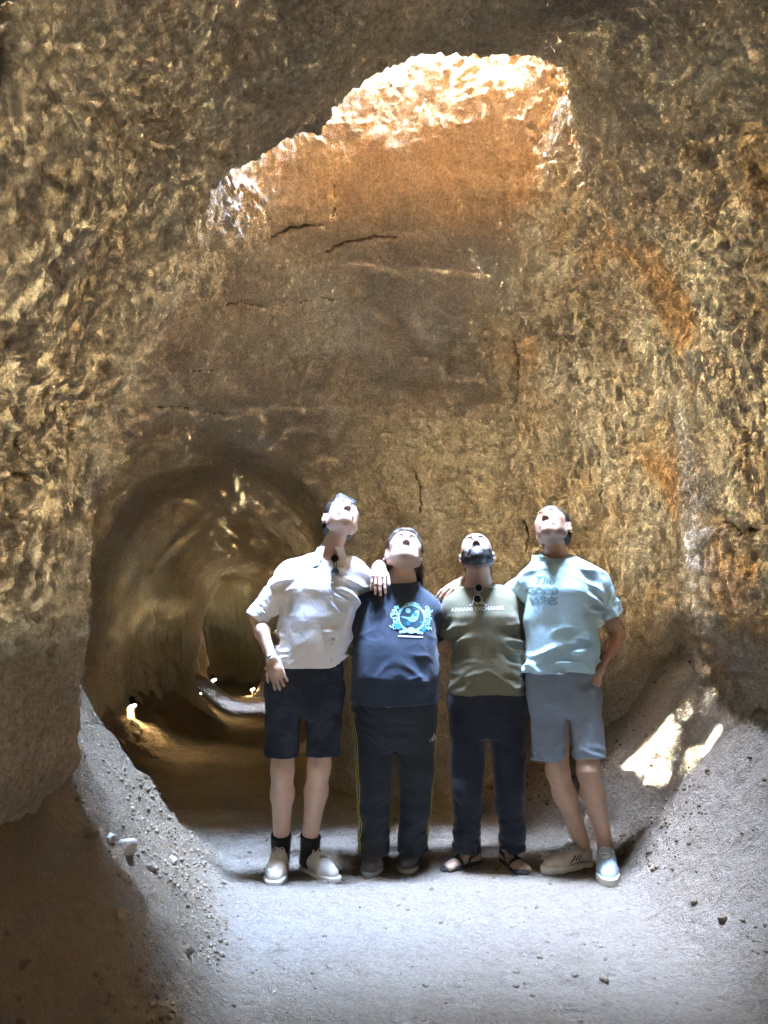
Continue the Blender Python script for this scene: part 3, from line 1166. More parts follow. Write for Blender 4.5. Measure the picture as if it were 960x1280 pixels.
def add_head(F, O, M, w=1.0, jaw=1.0, chin=1.0, fat=0.0):
    """head in its own frame: x to the side, -y to the face, z up; the origin lies between the ears"""
    hs = math.sqrt(float((M[:, 0] ** 2).sum()))
    L = lambda x, y, z: M @ np.array([x * w, y, z]) + O

    def E(c, r, k, op='u'):
        F.ell(np.array([c[0] * w, c[1], c[2]]), np.array([r[0] * w, r[1], r[2]]), k, op, M, O)

    def C(a, b, ra, rb, k):
        F.cone(L(*a), L(*b), ra * hs, rb * hs, k * hs)
    E((0, .012, .040), (.0745, .094, .084), .02)
    E((0, -.030, .010), (.064, .062, .080), .03)
    E((0, -.038, -.045), (.050 * jaw, .050, .052), .03)
    C((0, -.078, -.090), (0, -.070, -.096), .0190 * chin, .0195 * chin, .028)
    for s in (-1, 1):
        C((s * .052 * jaw, -.004, -.057), (s * .014, -.069, -.092), .0135 + fat * .006, .0145 + fat * .004, .022)
        C((s * .061, .004, .0), (s * .053 * jaw, -.003, -.057), .012, .0135 + fat * .005, .022)
        E((s * .046, -.062, -.012), (.020 + fat * .008, .022, .021 + fat * .006), .022)
        C((s * .010, -.089, .027), (s * .042, -.076, .026), .0078, .0070, .014)
        E((s * .047, -.034, -.042), (.018, .030, .036), .024)
    if fat:
        E((0, -.040, -.085), (.05, .045, .03 * fat), .03)
    for s in (-1, 1):
        E((s * .0315, -.099, .0065), (.0185, .0155, .0120), .012, 'c')
        E((s * .0315, -.0765, .0055), (.0152, .0148, .0148), .006)
        E((s * .0315, -.092, .0065), (.0125, .012, .0042), .003, 'c')
    # nose, seen mostly from below
    C((0, -.090, .014), (0, -.110, -.022), .0060, .0085, .012)
    C((0, -.111, -.025), (0, -.111, -.027), .0092, .0090, .006)
    for s in (-1, 1):
        E((s * .0118, -.1010, -.0300), (.0072, .0100, .0075), .006)
    E((0, -.097, -.036), (.009, .012, .005), .008)
    for s in (-1, 1):
        E((s * .0064, -.1045, -.0370), (.0040, .0058, .0095), .0012, 'c')
    # mouth
    E((0, -.083, -.058), (.034, .013, .019), .014)
    for s in (-1, 1):
        C((s * .030, -.0825, -.0580), (0, -.0945, -.0545), .0028, .0040, .005)
        C((s * .025, -.0825, -.0615), (0, -.0925, -.0640), .0034, .0048, .005)
    # ears
    for s in (-1, 1):
        E((s * .0800, .018, .006), (.0085, .0185, .033), .006)
        E((s * .0790, .010, -.020), (.0070, .0105, .013), .006)
        E((s * .0890, .014, .006), (.0058, .0105, .020), .004, 'c')


def clear_parent(o, p):
    o.parent = p
    o.matrix_parent_inverse = p.matrix_basis.inverted()
    return o


def bounds(*pts, pad=.1):
    a = np.array(pts)
    return a.min(0) - pad, a.max(0) + pad


def piece(name, f, lo, hi, h, mat, parent, smooth=0):
    V, Q = net(f, lo, hi, h)
    me = raw_mesh(name, V, Q)
    return link(name, me, mat, parent)


def bvh_of(*objs):
    vs, fs, o = [], [], 0
    for ob in objs:
        c = coords(ob.data)
        pl = np.empty(len(ob.data.loops), np.int32)
        ob.data.loops.foreach_get('vertex_index', pl)
        vs.append(c)
        fs.append(pl.reshape(-1, 4) + o)
        o += len(c)
    return BVHTree.FromPolygons(np.concatenate(vs).tolist(), np.concatenate(fs).tolist(), epsilon=0.0)


# ---- materials of skin, hair and cloth
def skin_material(name, col, stub=(.10, .075, .06)):
    t = NT(name)
    v = t.coord()
    nz = t.noise(v, 28, 4)
    c = t.mix(t.step(nz, .3, .7), tuple(k * .92 for k in col), (col[0] * 1.04, col[1] * .98, col[2] * .96))
    c = t.mix(t.attrib('lip'), c, (col[0] * .72, col[1] * .45, col[2] * .45))
    st = t.math('MULTIPLY', t.attrib('stubble'), t.step(t.noise(v, 420, 2), .25, .6))
    c = t.mix(st, c, stub)
    t.b.inputs['Subsurface Weight'].default_value = .12
    t.b.inputs['Subsurface Radius'].default_value = (.012, .005, .003)
    return t.base(c, .52, t.bump(t.noise(v, 330, 3), .25, .0015), .4)


def hair_material(name, col):
    t = NT(name)
    v = t.coord((1, 1, 1))
    nz = t.noise(v, 170, 4, .6, 1.2)
    c = t.mix(nz, tuple(k * .5 for k in col), tuple(k * 1.7 for k in col))
    return t.base(c, .45, t.bump(nz, .8, .004), .5)


def cloth_material(name, col, rough=.85, weave=900, heather=.10, crease=.2, stretch=(1, 1, 1)):
    t = NT(name)
    v = t.coord()
    vs = t.coord(stretch)
    a = t.noise(v, 7, 4)
    b = t.noise(v, 140, 3, .7)
    c = t.mix(a, tuple(k * (1 - heather) for k in col), tuple(min(.9, k * (1 + heather)) for k in col))
    c = t.mix(t.step(b, .3, .75), t.mix(heather, c, tuple(k * .5 for k in col)), c)
    cr = t.noise(vs, 13, 3, .5, .8)
    n1 = t.bump(cr, crease, .02)
    n2 = t.bump(t.noise(v, weave, 2), .25, .0012, n1)
    t.b.inputs['Sheen Weight'].default_value = .15
    return t.base(c, rough, n2, .25)


def jeans_material(name, col, worn):
    t = NT(name)
    v = t.coord()
    a = t.noise(v, 6, 5, .6, .5)
    b = t.noise(t.coord((1, 1, .2)), 300, 3)
    c = t.mix(t.step(a, .35, .75), col, worn)
    c = t.mix(t.step(b, .35, .7), t.mix(.4, c, (.01, .01, .012)), c)
    n1 = t.bump(t.noise(t.coord((1, 1, 1.8)), 18, 5, .6, .7), .55, .02)
    return t.base(c, .85, n1, .25)


def folds(T, a=.55, amp=.006, f=1.0, seed=0, low=.5):
    """creases of a loose shirt: they run down and inwards from the armpits, and bunch at the hem"""
    zt, zb = T[0][-1], T[0][0]
    cx = T[1].mean()
    ca, sa = math.cos(a), math.sin(a)

    def fn(p):
        x, y, z = p[:, 0] - cx, p[:, 1], p[:, 2]
        ax = np.sqrt(x * x + .0016)
        u, v = ca * ax - sa * (z - zt), sa * ax + ca * (z - zt)
        wv = pnoise(np.stack([x * 5, y * 5, z * 5], 1) * F32(f), seed + 4) * .02
        q0 = np.stack([x, y, z], 1)
        m1 = sstep(-.15, .45, pnoise(q0 * F32(5.5 * f), seed + 8))
        m2 = sstep(-.05, .5, pnoise(q0 * F32(6.5 * f), seed + 9))
        r1 = np.clip(1 - 2.6 * np.abs(pnoise(np.stack([u * 3.2, y * 3, (v + wv) * 15], 1) * F32(f), seed)), 0, 1) ** 1.4
        r2 = np.clip(1 - 2.6 * np.abs(pnoise(np.stack([x * 6, y * 6, (z + wv) * 17], 1) * F32(f), seed + 2)), 0, 1) ** 1.4
        r3 = pnoise(q0 * np.array([7, 6, 5.5], F32) * F32(f), seed + 3)
        hem = sstep(.26, .04, z - zb)
        arm = sstep(.06, .13, ax)
        return (r1 * m1 * (.35 + .9 * arm) * (1 - .4 * hem) * 1.25 + r2 * m2 * (low * .6 + 1.0 * hem) + r3 * .75) * amp
    return fn


def ring_folds(a, b, amp=.004, fr=42, seed=0):
    """creases round a sleeve or a trouser leg"""
    a, b = np.asarray(a, F32), np.asarray(b, F32)
    d = (b - a) / np.linalg.norm(b - a)

    def fn(p):
        t = (p - a) @ d
        q = np.stack([t * fr, p[:, 0] * 7, p[:, 1] * 7], 1)
        return (1 - 2 * np.abs(pnoise(q + pnoise(p * F32(9), seed + 1)[:, None] * .8, seed))) * amp
    return fn


# ---- shoes
def foot_frame(heel, toe):
    heel, toe = np.asarray(heel, float), np.asarray(toe, float)
    d = (toe - heel)
    L = np.linalg.norm(d)
    d /= L
    s = np.array([-d[1], d[0], 0])
    return heel, d, s, L / .285


def footprint(F_pts, z0, z1):
    def fn(p):
        d = np.full(len(p), 9, F32)
        for (a, ra), (b, rb) in zip(F_pts, F_pts[1:]):
            d = np.minimum(d, sd_cone(p * np.array([1, 1, 0], F32), np.array([*a, 0]), np.array([*b, 0]), ra, rb))
        return smax(d, np.abs(p[:, 2] - (z0 + z1) / 2) - (z1 - z0) / 2, .006)
    return fn


def shoe(heel, toe, parent, m_upper, m_sole, m_lace, ankle=.10, sole_h=.026, stripes=None, low=False, name='shoe'):
    H, d, s, k = foot_frame(heel, toe)
    g = H[2]
    P = lambda a, b, c: H + (d * a + s * b) * k + np.array([0, 0, c * k])
    fp = [(P(.038, 0, 0)[:2], .036 * k), (P(.12, .002, 0)[:2], .037 * k), (P(.205, 0, 0)[:2], .049 * k), (P(.255, .002, 0)[:2], .036 * k)]
    up = Field()
    up.cone(P(.042, 0, .048), P(.042, 0, ankle - .028), .036 * k, .034 * k, .02)
    up.cone(P(.042, 0, .058), P(.125, 0, .062), .037 * k, .036 * k, .03)
    up.cone(P(.12, 0, .066), P(.19, 0, .047), .037 * k, .038 * k, .03)
    up.cone(P(.20, 0, .036), P(.248, 0, .034), .046 * k, .033 * k, .03)
    up.cone(P(.10, 0, .092), P(.125, 0, .088), .021 * k, .016 * k, .015)        # tongue
    cut = Field().cone(P(.055, 0, .085), P(.052, 0, .30), .030 * k, .036 * k)

    def fu(p):
        v = smax(up(p), (g + .012 * k) - p[:, 2], .006)
        return smax(v, -cut(p), .006)
    root = link(name, raw_mesh(name, *net(fu, *bounds(P(0, 0, 0), P(.29, 0, .14), pad=.075), .0042)), m_upper, parent)
    V, Q = net(footprint([(a, r + .004) for a, r in fp], g + .001, g + sole_h * k), *bounds(P(0, 0, 0), P(.29, 0, .03), pad=.07), .0045)
    link('sole', raw_mesh('sole', V, Q), m_sole, root)
    if m_lace is not None:
        bv = bvh_of(root)
        mb = MB()
        for i in range(5):
            a = .112 + .018 * i
            pts = []
            for b in np.linspace(-.021, .021, 7):
                h = bv.ray_cast(Vector(P(a + abs(b) * .25 + b * .15 * (-1) ** i, b, .2)), Vector((0, 0, -1)))
                if h[0]:
                    pts.append(h[0] + Vector((0, 0, .001)))
            if len(pts) > 3:
                mb.tube(pts, .0031 * k, 6)
        for sg in (-1, 1):
            c = bv.ray_cast(Vector(P(.110, 0, .2)), Vector((0, 0, -1)))[0]
            if c:
                c = np.array(c)
                mb.tube([c, c + s * sg * .018 + d * .006 + [0, 0, .008], c + s * sg * .030 + d * .016 - [0, 0, .002], c + s * sg * .034 + d * .03 - [0, 0, .016]], .0026 * k, 6)
        mb.build('laces', m_lace, root)
    if stripes is not None:
        bv = bvh_of(root)
        for sg in (-1, 1):
            for i in range(3):
                pts = [P(.085 + .024 * i + .020 * t, sg * .07, .078 - .045 * t) for t in np.linspace(0, 1, 6)]
                ribbon(bv, pts, .009, 'stripe', stripes, root, .0012)
    return root


def ribbon(bv, pts, width, name, mat, parent, off=.002, n=None):
    """a strip laid on a surface along nearby points"""
    hit = []
    for p in pts:
        loc, nr, _, _ = bv.find_nearest(Vector([float(c) for c in p]))
        if nr.dot(Vector([float(c) for c in p]) - loc) < 0:
            nr = -nr
        hit.append((loc, nr))
    V, Q = [], []
    for i, (l, nr) in enumerate(hit):
        dr = (hit[min(i + 1, len(hit) - 1)][0] - hit[max(i - 1, 0)][0]).normalized()
        sd = dr.cross(nr).normalized()
        for sg in (-1, 1):
            q = l + sd * sg * width / 2
            l2, n2, _, _ = bv.find_nearest(q)
            V.append(l2 + (n2 if n2.dot(nr) > 0 else -n2) * off)
    Q = [(2 * i, 2 * i + 1, 2 * i + 3, 2 * i + 2) for i in range(len(hit) - 1)]
    return link(name, raw_mesh(name, np.array(V), np.array(Q)), mat, parent)


# ---- prints on shirts
def decal(polys, bv, origin, ux, uz, name, mat, parent, off):
    """flat 2-D polygons pressed on to the shirt, from the front"""
    bm = bmesh.new()
    for poly in polys:
        vs = [bm.verts.new((x, 0, z)) for x, z in poly]
        if len(vs) > 2:
            bm.faces.new(vs)
    bmesh.ops.triangulate(bm, faces=bm.faces)
    for _ in range(3):
        es = [e for e in bm.edges if e.calc_length() > .012]
        if not es:
            break
        bmesh.ops.subdivide_edges(bm, edges=es, cuts=1)
        bmesh.ops.triangulate(bm, faces=bm.faces)
    press(bm, bv, origin, ux, uz, off)
    me = bpy.data.meshes.new(name)
    bm.to_mesh(me)
    bm.free()
    return link(name, me, mat, parent)


def press(bm, bv, origin, ux, uz, off):
    O, ux, uz = Vector([float(c) for c in origin]), Vector(ux), Vector(uz)
    for v in bm.verts:
        q = O + ux * v.co.x + uz * v.co.z
        h = bv.ray_cast(Vector((q.x, q.y - .6, q.z)), Vector((0, 1, 0)))
        v.co = (h[0] if h[0] else q) + Vector((0, -off, 0))


def lettering(text, size, bv, origin, ux, uz, name, mat, parent, off=.002, shear=0.0, spacing=1.0, bold=.0):
    cu = bpy.data.curves.new(name, 'FONT')
    cu.body = text
    cu.size = size
    cu.align_x = 'CENTER'
    cu.shear = shear
    cu.space_character = spacing
    cu.offset = bold
    cu.resolution_u = 3
    ob = bpy.data.objects.new(name, cu)
    COL.objects.link(ob)
    me = bpy.data.meshes.new_from_object(ob.evaluated_get(bpy.context.evaluated_depsgraph_get()))
    bpy.data.objects.remove(ob)
    bm = bmesh.new()
    bm.from_mesh(me)
    for v in bm.verts:
        v.co = Vector((v.co.x, 0, v.co.y))
    bmesh.ops.triangulate(bm, faces=bm.faces)
    for _ in range(2):
        bmesh.ops.subdivide_edges(bm, edges=[e for e in bm.edges if e.calc_length() > .009], cuts=1)
        bmesh.ops.triangulate(bm, faces=bm.faces)
    press(bm, bv, origin, ux, uz, off)
    bm.to_mesh(me)
    bm.free()
    return link(name, me, mat, parent)


def disc(cx, cz, r, n=20, sx=1.0):
    return [(cx + r * sx * math.cos(2 * math.pi * k / n), cz + r * math.sin(2 * math.pi * k / n)) for k in range(n)]


def stroke(pts, w0, w1=None):
    """2-D brush stroke as a list of quads"""
    w1 = w0 if w1 is None else w1
    out = []
    L = []
    for i, (x, z) in enumerate(pts):
        a, b = pts[max(i - 1, 0)], pts[min(i + 1, len(pts) - 1)]
        dx, dz = b[0] - a[0], b[1] - a[1]
        n = math.hypot(dx, dz) or 1
        w = w0 + (w1 - w0) * i / (len(pts) - 1)
        L.append(((x - dz / n * w, z + dx / n * w), (x + dz / n * w, z - dx / n * w)))
    for (a, b), (c, d) in zip(L, L[1:]):
        out.append([a, b, d, c])
    return out


# ---- eyes, brows, masks of the skin
M_EYE = plain('eye_white', (.50, .48, .46), .25, .5, .03)
M_IRIS = plain('iris', (.07, .045, .03), .2, .5, .2)
M_PUPIL = plain('pupil', (.004, .004, .004), .1, .5, .0)


def eyes(O, M, w, parent, gaze):
    for s in (-1, 1):
        c = M @ np.array([s * .0315 * w, -.0772, .0058]) + O
        bm = bmesh.new()
        bmesh.ops.create_uvsphere(bm, u_segments=20, v_segments=20, radius=.0132 * float(np.linalg.norm(M[:, 0])))
        z = Vector(M @ unit(gaze))
        q = z.to_track_quat('Z', 'Y').to_matrix().to_4x4()
        for f in bm.faces:
            a = f.calc_center_median().normalized().angle(Vector((0, 0, 1)))
            f.material_index = 2 if a < .24 else 1 if a < .58 else 0
            f.smooth = True
        bmesh.ops.transform(bm, matrix=Matrix.Translation(Vector(c)) @ q, verts=bm.verts)
        me = bpy.data.meshes.new('eye')
        bm.to_mesh(me)
        bm.free()
        o = link('eye', me, None, parent)
        for m in (M_EYE, M_IRIS, M_PUPIL):
            me.materials.append(m)


def brows(O, M, w, body, mat, parent, th=1.0):
    bv = bvh_of(body)
    for s in (-1, 1):
        pts = []
        for t in np.linspace(0, 1, 6):
            q = M @ np.array([s * w * (.014 + .034 * t), -.100 + .020 * t * t, .0275 + .005 * math.sin(t * 2.8) - .002 * t]) + O
            loc, nr, _, _ = bv.find_nearest(Vector(q))
            pts.append(loc)
        MB().tube(pts, [.0018 * th, .0028 * th, .0030 * th, .0028 * th, .0022 * th, .0012 * th], 8).build('eyebrow', mat, parent)


def paint_skin(me, O, M, w, stubble=0.0, low=-.04):
    p = local(coords(me), O, M)
    x, y, z = p[:, 0] / w, p[:, 1], p[:, 2]
    lip = sstep(1.15, .85, np.sqrt((x / .022) ** 2 + ((z + .0595) / .0105) ** 2)) * (y < -.080)
    attr(me, 'lip', lip * .38)
    st = sstep(low + .015, low - .01, z + .25 * np.maximum(np.abs(x) - .03, 0)) * sstep(.02, -.005, y) * sstep(-.15, -.105, z)
    mo = sstep(1.2, .8, np.sqrt((x / .030) ** 2 + ((z + .048) / .0075) ** 2)) * (y < -.08)
    attr(me, 'stubble', np.clip(np.maximum(st, mo) * (1 - lip), 0, 1) * stubble)


def hair_piece(O, M, w, line, grow, nape, mat, parent, extra=None, amp=.004, top=.0, seed=0, fr=60, name='hair'):
    """hair shell over the cranium; line = (y at z=0, slope) of the hair line"""
    C = Field()
    hs = float(np.linalg.norm(M[:, 0]))
    C.ell((0, .014, .042), np.array([.0745 * w + grow * .8, .094 + grow, .084 + grow + top]), .01, 'u', M, O)
    C.ell((0, .035, -.01), np.array([.066 * w + grow, .066 + grow, .07]), .02, 'u', M, O)
    if extra:
        extra(C)
    def fn(p):
        q = local(p, O, M)
        d = C(p)
        st = pnoise(np.stack([q[:, 0] * fr, q[:, 1] * fr * .25, q[:, 2] * fr * .45], 1) + pnoise(q * F32(14), seed)[:, None] * 1.2, seed + 1)
        d = d - st * amp
        cut = (line[0] - line[1] * q[:, 2] - q[:, 1]) / math.sqrt(1 + line[1] ** 2) + pnoise(q * F32(45), seed + 2) * .003
        ear = .030 - np.sqrt((q[:, 1] - .014) ** 2 + ((q[:, 2] + .004) * .8) ** 2)
        cut = cut * hs
        d = smax(d, cut, .006)
        d = smax(d, nape - q[:, 2] + pnoise(q * F32(40), seed + 3) * .004, .008)
        return smax(d, np.where(np.abs(q[:, 0]) > .05, ear, -.1), .006)
    c = M @ np.array([0, .02, .03]) + O
    lo, hi = c - .21, c + .21
    return piece(name, fn, lo, hi, .0040, mat, parent)


def moustache(m, H, grow, droop):
    O, M, w = m['O'], m['M'], m['w']

    def fn(p):
        q = local(p, O, M)
        x, y, z = q[:, 0] / w, q[:, 1], q[:, 2]
        d = H(p) - grow - pnoise(q * np.array([150, 60, 60], F32), 5) * .0012
        mid = -.0475 - droop * np.maximum(np.abs(x) - .012, 0)
        d = smax(d, np.abs(z - mid) - .0048 + .03 * np.maximum(np.abs(x) - .02, 0), .002)
        return smax(smax(d, np.abs(x) - .034, .004), y + .07, .002)
    c = M @ np.array([0, -.09, -.055]) + O
    return piece('moustache', fn, c - .06, c + .06, .0024, m['hair'], m['body'])


def g_at(x, y):
    return float(ground_height(np.array([x]), np.array([y]))[0][0])
# ------------------------------------------------------------------ the four men
def person(spec):
    Y0 = spec['Y0']
    base = spec['base']
    root = empty('person', (base[0], base[1], g_at(base[0], base[1])))
    tag(root, spec['label'], 'person', 'men standing arm in arm under the shaft')
    skin = skin_material('skin', spec['skin'], spec.get('stub_col', (.10, .075, .06)))
    T = rows(spec['torso'], Y0)
    B = Field()
    f, c, r = loft(T, -.028, 2.2)
    B.add(f, c, r, .04)
    O, M, w = at(*spec['head'][:2], spec['head'][2]), rot(*spec['rot'], spec.get('hs', 1.12)), spec.get('hw', 1.0)
    nb = at(*spec['neck'])
    nr = spec.get('nr', .057)
    B.cone(nb + [0, .015, -.06], nb, nr + .02, nr + .003, .05)
    B.cone(nb, M @ np.array([0, .032, -.035]) + O, nr + .002, nr, .026)
    B.cone(nb + [0, -.022, .0], M @ np.array([0, .004, -.048]) + O, .033, .032, .02)
    add_head(B, O, M, w, spec.get('jaw', 1), spec.get('chin', 1), spec.get('fat', 0))
    arms = []
    for S, E, W, ra in spec['arms']:
        S, E, W = at(*S), at(*E), at(*W)
        arms.append((S, E, W, ra))
        B.cone(nb + [0, .01, -.055], S, .042, .050 * ra, .05)
        B.cone(S, E, .050 * ra, .039 * ra, .03)
        B.cone(E, (E * .65 + W * .35), .037 * ra, .040 * ra, .02)
        B.cone(E * .65 + W * .35, W, .040 * ra, .025 * ra, .02)
        B.ell(W, (.027 * ra, .027 * ra, .027 * ra), .02)
    for h in spec['hands']:
        W = arms[h['arm']][2]
        add_hand(B, W + unit(h['d']) * .012, h['d'], h['n'], h['side'], h.get('curl', (.35, .45, .35)), h.get('spread', .1), h.get('size', 1.0), h.get('thumb', .6), h.get('tcurl', .3))
    legs = []
    for (hip, kn, an, rl), (he, to) in zip(spec['legs'], spec['feet']):
        hip, kn, an = at(*hip), at(*kn), at(*an)
        q = he + unit(to - he) * .052
        an = np.array([q[0], q[1] + .004, he[2] + .115])
        legs.append((hip, kn, an))
        B.cone(hip, kn, .080 * rl, .056 * rl, .03)
        calf = kn * .68 + an * .32 + np.array([0, .018, 0])
        B.cone(kn, calf, .053 * rl, .057 * rl, .03)
        B.cone(calf, an, .056 * rl, .036 * rl, .03)
        B.ell(kn + [0, -.022, .0], (.036 * rl, .042 * rl, .046 * rl), .018)
        B.cone(kn + [0, -.030, -.05], an + [0, -.018, .06], .020, .014, .03)
        B.cone(an, an - [0, 0, .06], .036 * rl, .038 * rl, .02)
    for heel, toe in (spec['feet'] if spec.get('bare') else []):
        add_foot(B, heel, toe)
    # one skin: the body at 6 mm, head and hands finer, all cut from the same field
    nz = nb[2] - .005
    zc = B.items
    pts = [nb] + [q for a in arms for q in a[:3]] + [q for l in legs for q in l]
    lo, hi = bounds(*pts, pad=.16)
    hb = [(nb + O) / 2 - np.array([.15, .18, 0]), (nb + O) / 2 + np.array([.15, .18, 0])]
    hb[0][2], hb[1][2] = nz, O[2] + .19
    fines = [(hb[0], hb[1], .0031)]
    for h in spec['hands']:
        W = arms[h['arm']][2]
        e = W + unit(h['d']) * .21
        a, b = bounds(W, e, pad=.065)
        fines.append((a, b, .0033))
    for heel, toe in (spec['feet'] if spec.get('bare') else []):
        fines.append((*bounds(heel, toe, pad=.07), .003))
    parts = []
    V, Q = net(B, lo, hi, .0095)
    inside = np.zeros(len(V), bool)
    for a, b, h in fines:
        inside |= ((V > a + .010) & (V < b - .010)).all(1)
    parts.append((V, Q[~inside[Q].all(1)]))
    done = []
    for a, b, h in fines:
        V, Q = net(B, a, b, h)
        parts.append((V, Q))
    V, Q = merge(*parts)
    used = np.unique(Q)
    rm = np.full(len(V), -1)
    rm[used] = np.arange(len(used))
    me = raw_mesh('body', V[used], rm[Q])
    paint_skin(me, O, M, w, spec.get('stubble', .0), spec.get('stub_low', -.04))
    body = link('body', me, skin, root)
    eyes(O, M, w, body, spec.get('gaze', (0, -1, .18)))
    hm = hair_material('hair', spec['hair'])
    brows(O, M, w, body, hm, body, spec.get('brow', 1.35))
    return dict(root=root, body=body, B=B, T=T, O=O, M=M, w=w, nb=nb, arms=arms, legs=legs, hair=hm, Y0=Y0, nr=nr, feet=spec['feet'])


def add_foot(B, heel, toe):
    H, d, s, k = foot_frame(heel, toe)
    P = lambda a, b, c: H + (d * a + s * b) * k + np.array([0, 0, c * k])
    B.cone(P(.04, 0, .05), P(.05, 0, .12), .031, .036, .03)
    B.cone(P(.035, 0, .030), P(.10, 0, .050), .028, .032, .03)
    B.cone(P(.10, 0, .055), P(.19, .004, .026), .031, .020, .03)
    sg = 1
    for i, (b, L, r) in enumerate(((.030, .262, .0135), (.012, .258, .0100), (-.005, .250, .0095), (-.020, .240, .009), (-.033, .226, .0085))):
        B.cone(P(.13, b * .7, .034), P(L - .035, b, .024), .014, .012, .015)
        B.cone(P(L - .03, b, .026), P(L, b * 1.05, .019), r, r * .92, .004)


def shirt(m, spec_rows, sleeves, mat, hem_cut=None, amp=.006, neck_r=.074, v_neck=0.0, seed=0, thick=.0, collar=True, name='shirt', drop=0.0, low=.5, flat=None):
    T = rows(spec_rows, m['Y0'])
    F = Field()
    f, c, r = loft(T, thick, 2.3)
    F.add(f, c, r, .05)
    nb = m['nb']
    for S, E, re, rs in sleeves:
        F.cone(nb + [0, .014, -.040], S, .054, rs - .004, .05)
        F.cone(S, E, rs, re, .045)
    N1 = folds(T, .55, amp, 1.0, seed, low)
    rings = [ring_folds(S, E, amp * .7, 30, seed + 7 + i) for i, (S, E, re, rs) in enumerate(sleeves)]
    cut = Field()
    ax = unit(m['M'] @ np.array([0, .03, -.035]) + m['O'] - nb)
    cut.cone(nb - ax * .05 + [0, -.012 - v_neck, -.0], nb + ax * .12 + [0, -.012, 0], neck_r, neck_r + .012)
    if v_neck:
        cut.cone(nb + [0, -.09, -.10], nb + [0, -.05, .04], .012, .06)
    fi, ci, ri = loft(T, thick - .012, 2.3)
    zb = T[0][0]
    ends = [(S, E, re) for S, E, re, rs in sleeves]

    def fn(p):
        d = F(p)
        near = np.nonzero(np.abs(d) < .08)[0]
        q = p[near]
        if len(near):
            e = N1(q)
            if flat is not None:                       # the printed chest hangs smooth
                e = e * (.1 + .9 * sstep(.09, .20, np.hypot(q[:, 0] - flat[0], q[:, 2] - flat[2])))
            for (S, E, re, rs), rf in zip(sleeves, rings):
                wgt = sstep(.03, -.02, sd_cone(q, S, E, rs, re) - .004) * sstep(.0, .10, (q - np.asarray(S, F32)) @ unit(E - S).astype(F32))
                if wgt.max() > 0:
                    e = e * (1 - wgt) + rf(q) * wgt
            d[near] += -e
        d = np.maximum(d, -cut(p))
        inner = np.maximum(fi(p), p[:, 2] - zb - .06)
        d = np.maximum(d, -inner)
        for S, E, re in ends:
            ax2 = unit(E - S).astype(F32)
            t = (p - np.asarray(E, F32)) @ ax2
            tube = sd_cone(p, E - (E - S) * .25, E + (E - S) * .3, re - .004, re - .004)
            nearE = (np.abs(p - np.asarray(E, F32)).max(1) < .13)
            d = np.where(nearE, np.maximum(d, np.maximum(-tube if re > 0 else d, np.where(t > 0, t, -9))), d)
        return d
    pts = [nb + [0, 0, .05]] + [q for s in sleeves for q in s[:2]]
    lo, hi = bounds(*pts, [T[1].min() - T[3].max(), T[2].min() - T[4].max(), zb], [T[1].max() + T[3].max(), T[2].max() + T[4].max(), zb], pad=.09)
    o = piece(name, fn, lo, hi, .0064, mat, m['root'])
    if collar:
        rim = Field()
        e1 = unit(np.cross(ax, [0, 1, 0]))
        e2 = np.cross(e1, ax)
        rr = neck_r + .003
        pr = []
        bv = bvh_of(o)
        for k in range(40):
            a = 2 * math.pi * k / 40
            q = nb + np.array([0, -.012, 0]) + (e1 * math.cos(a) + e2 * math.sin(a)) * rr - ax * (.012 + .020 * max(0, -(e2 * math.sin(a))[1]) / 1)
            l, n, _, _ = bv.find_nearest(Vector(q))
            pr.append(l)
        pr = [sum((pr[(k + j) % 40] for j in (-2, -1, 0, 1, 2)), Vector()) / 5 for k in range(40)]
        MB().tube(pr + pr[:2], .0075, 8).build('collar', mat, o)
    return o, T


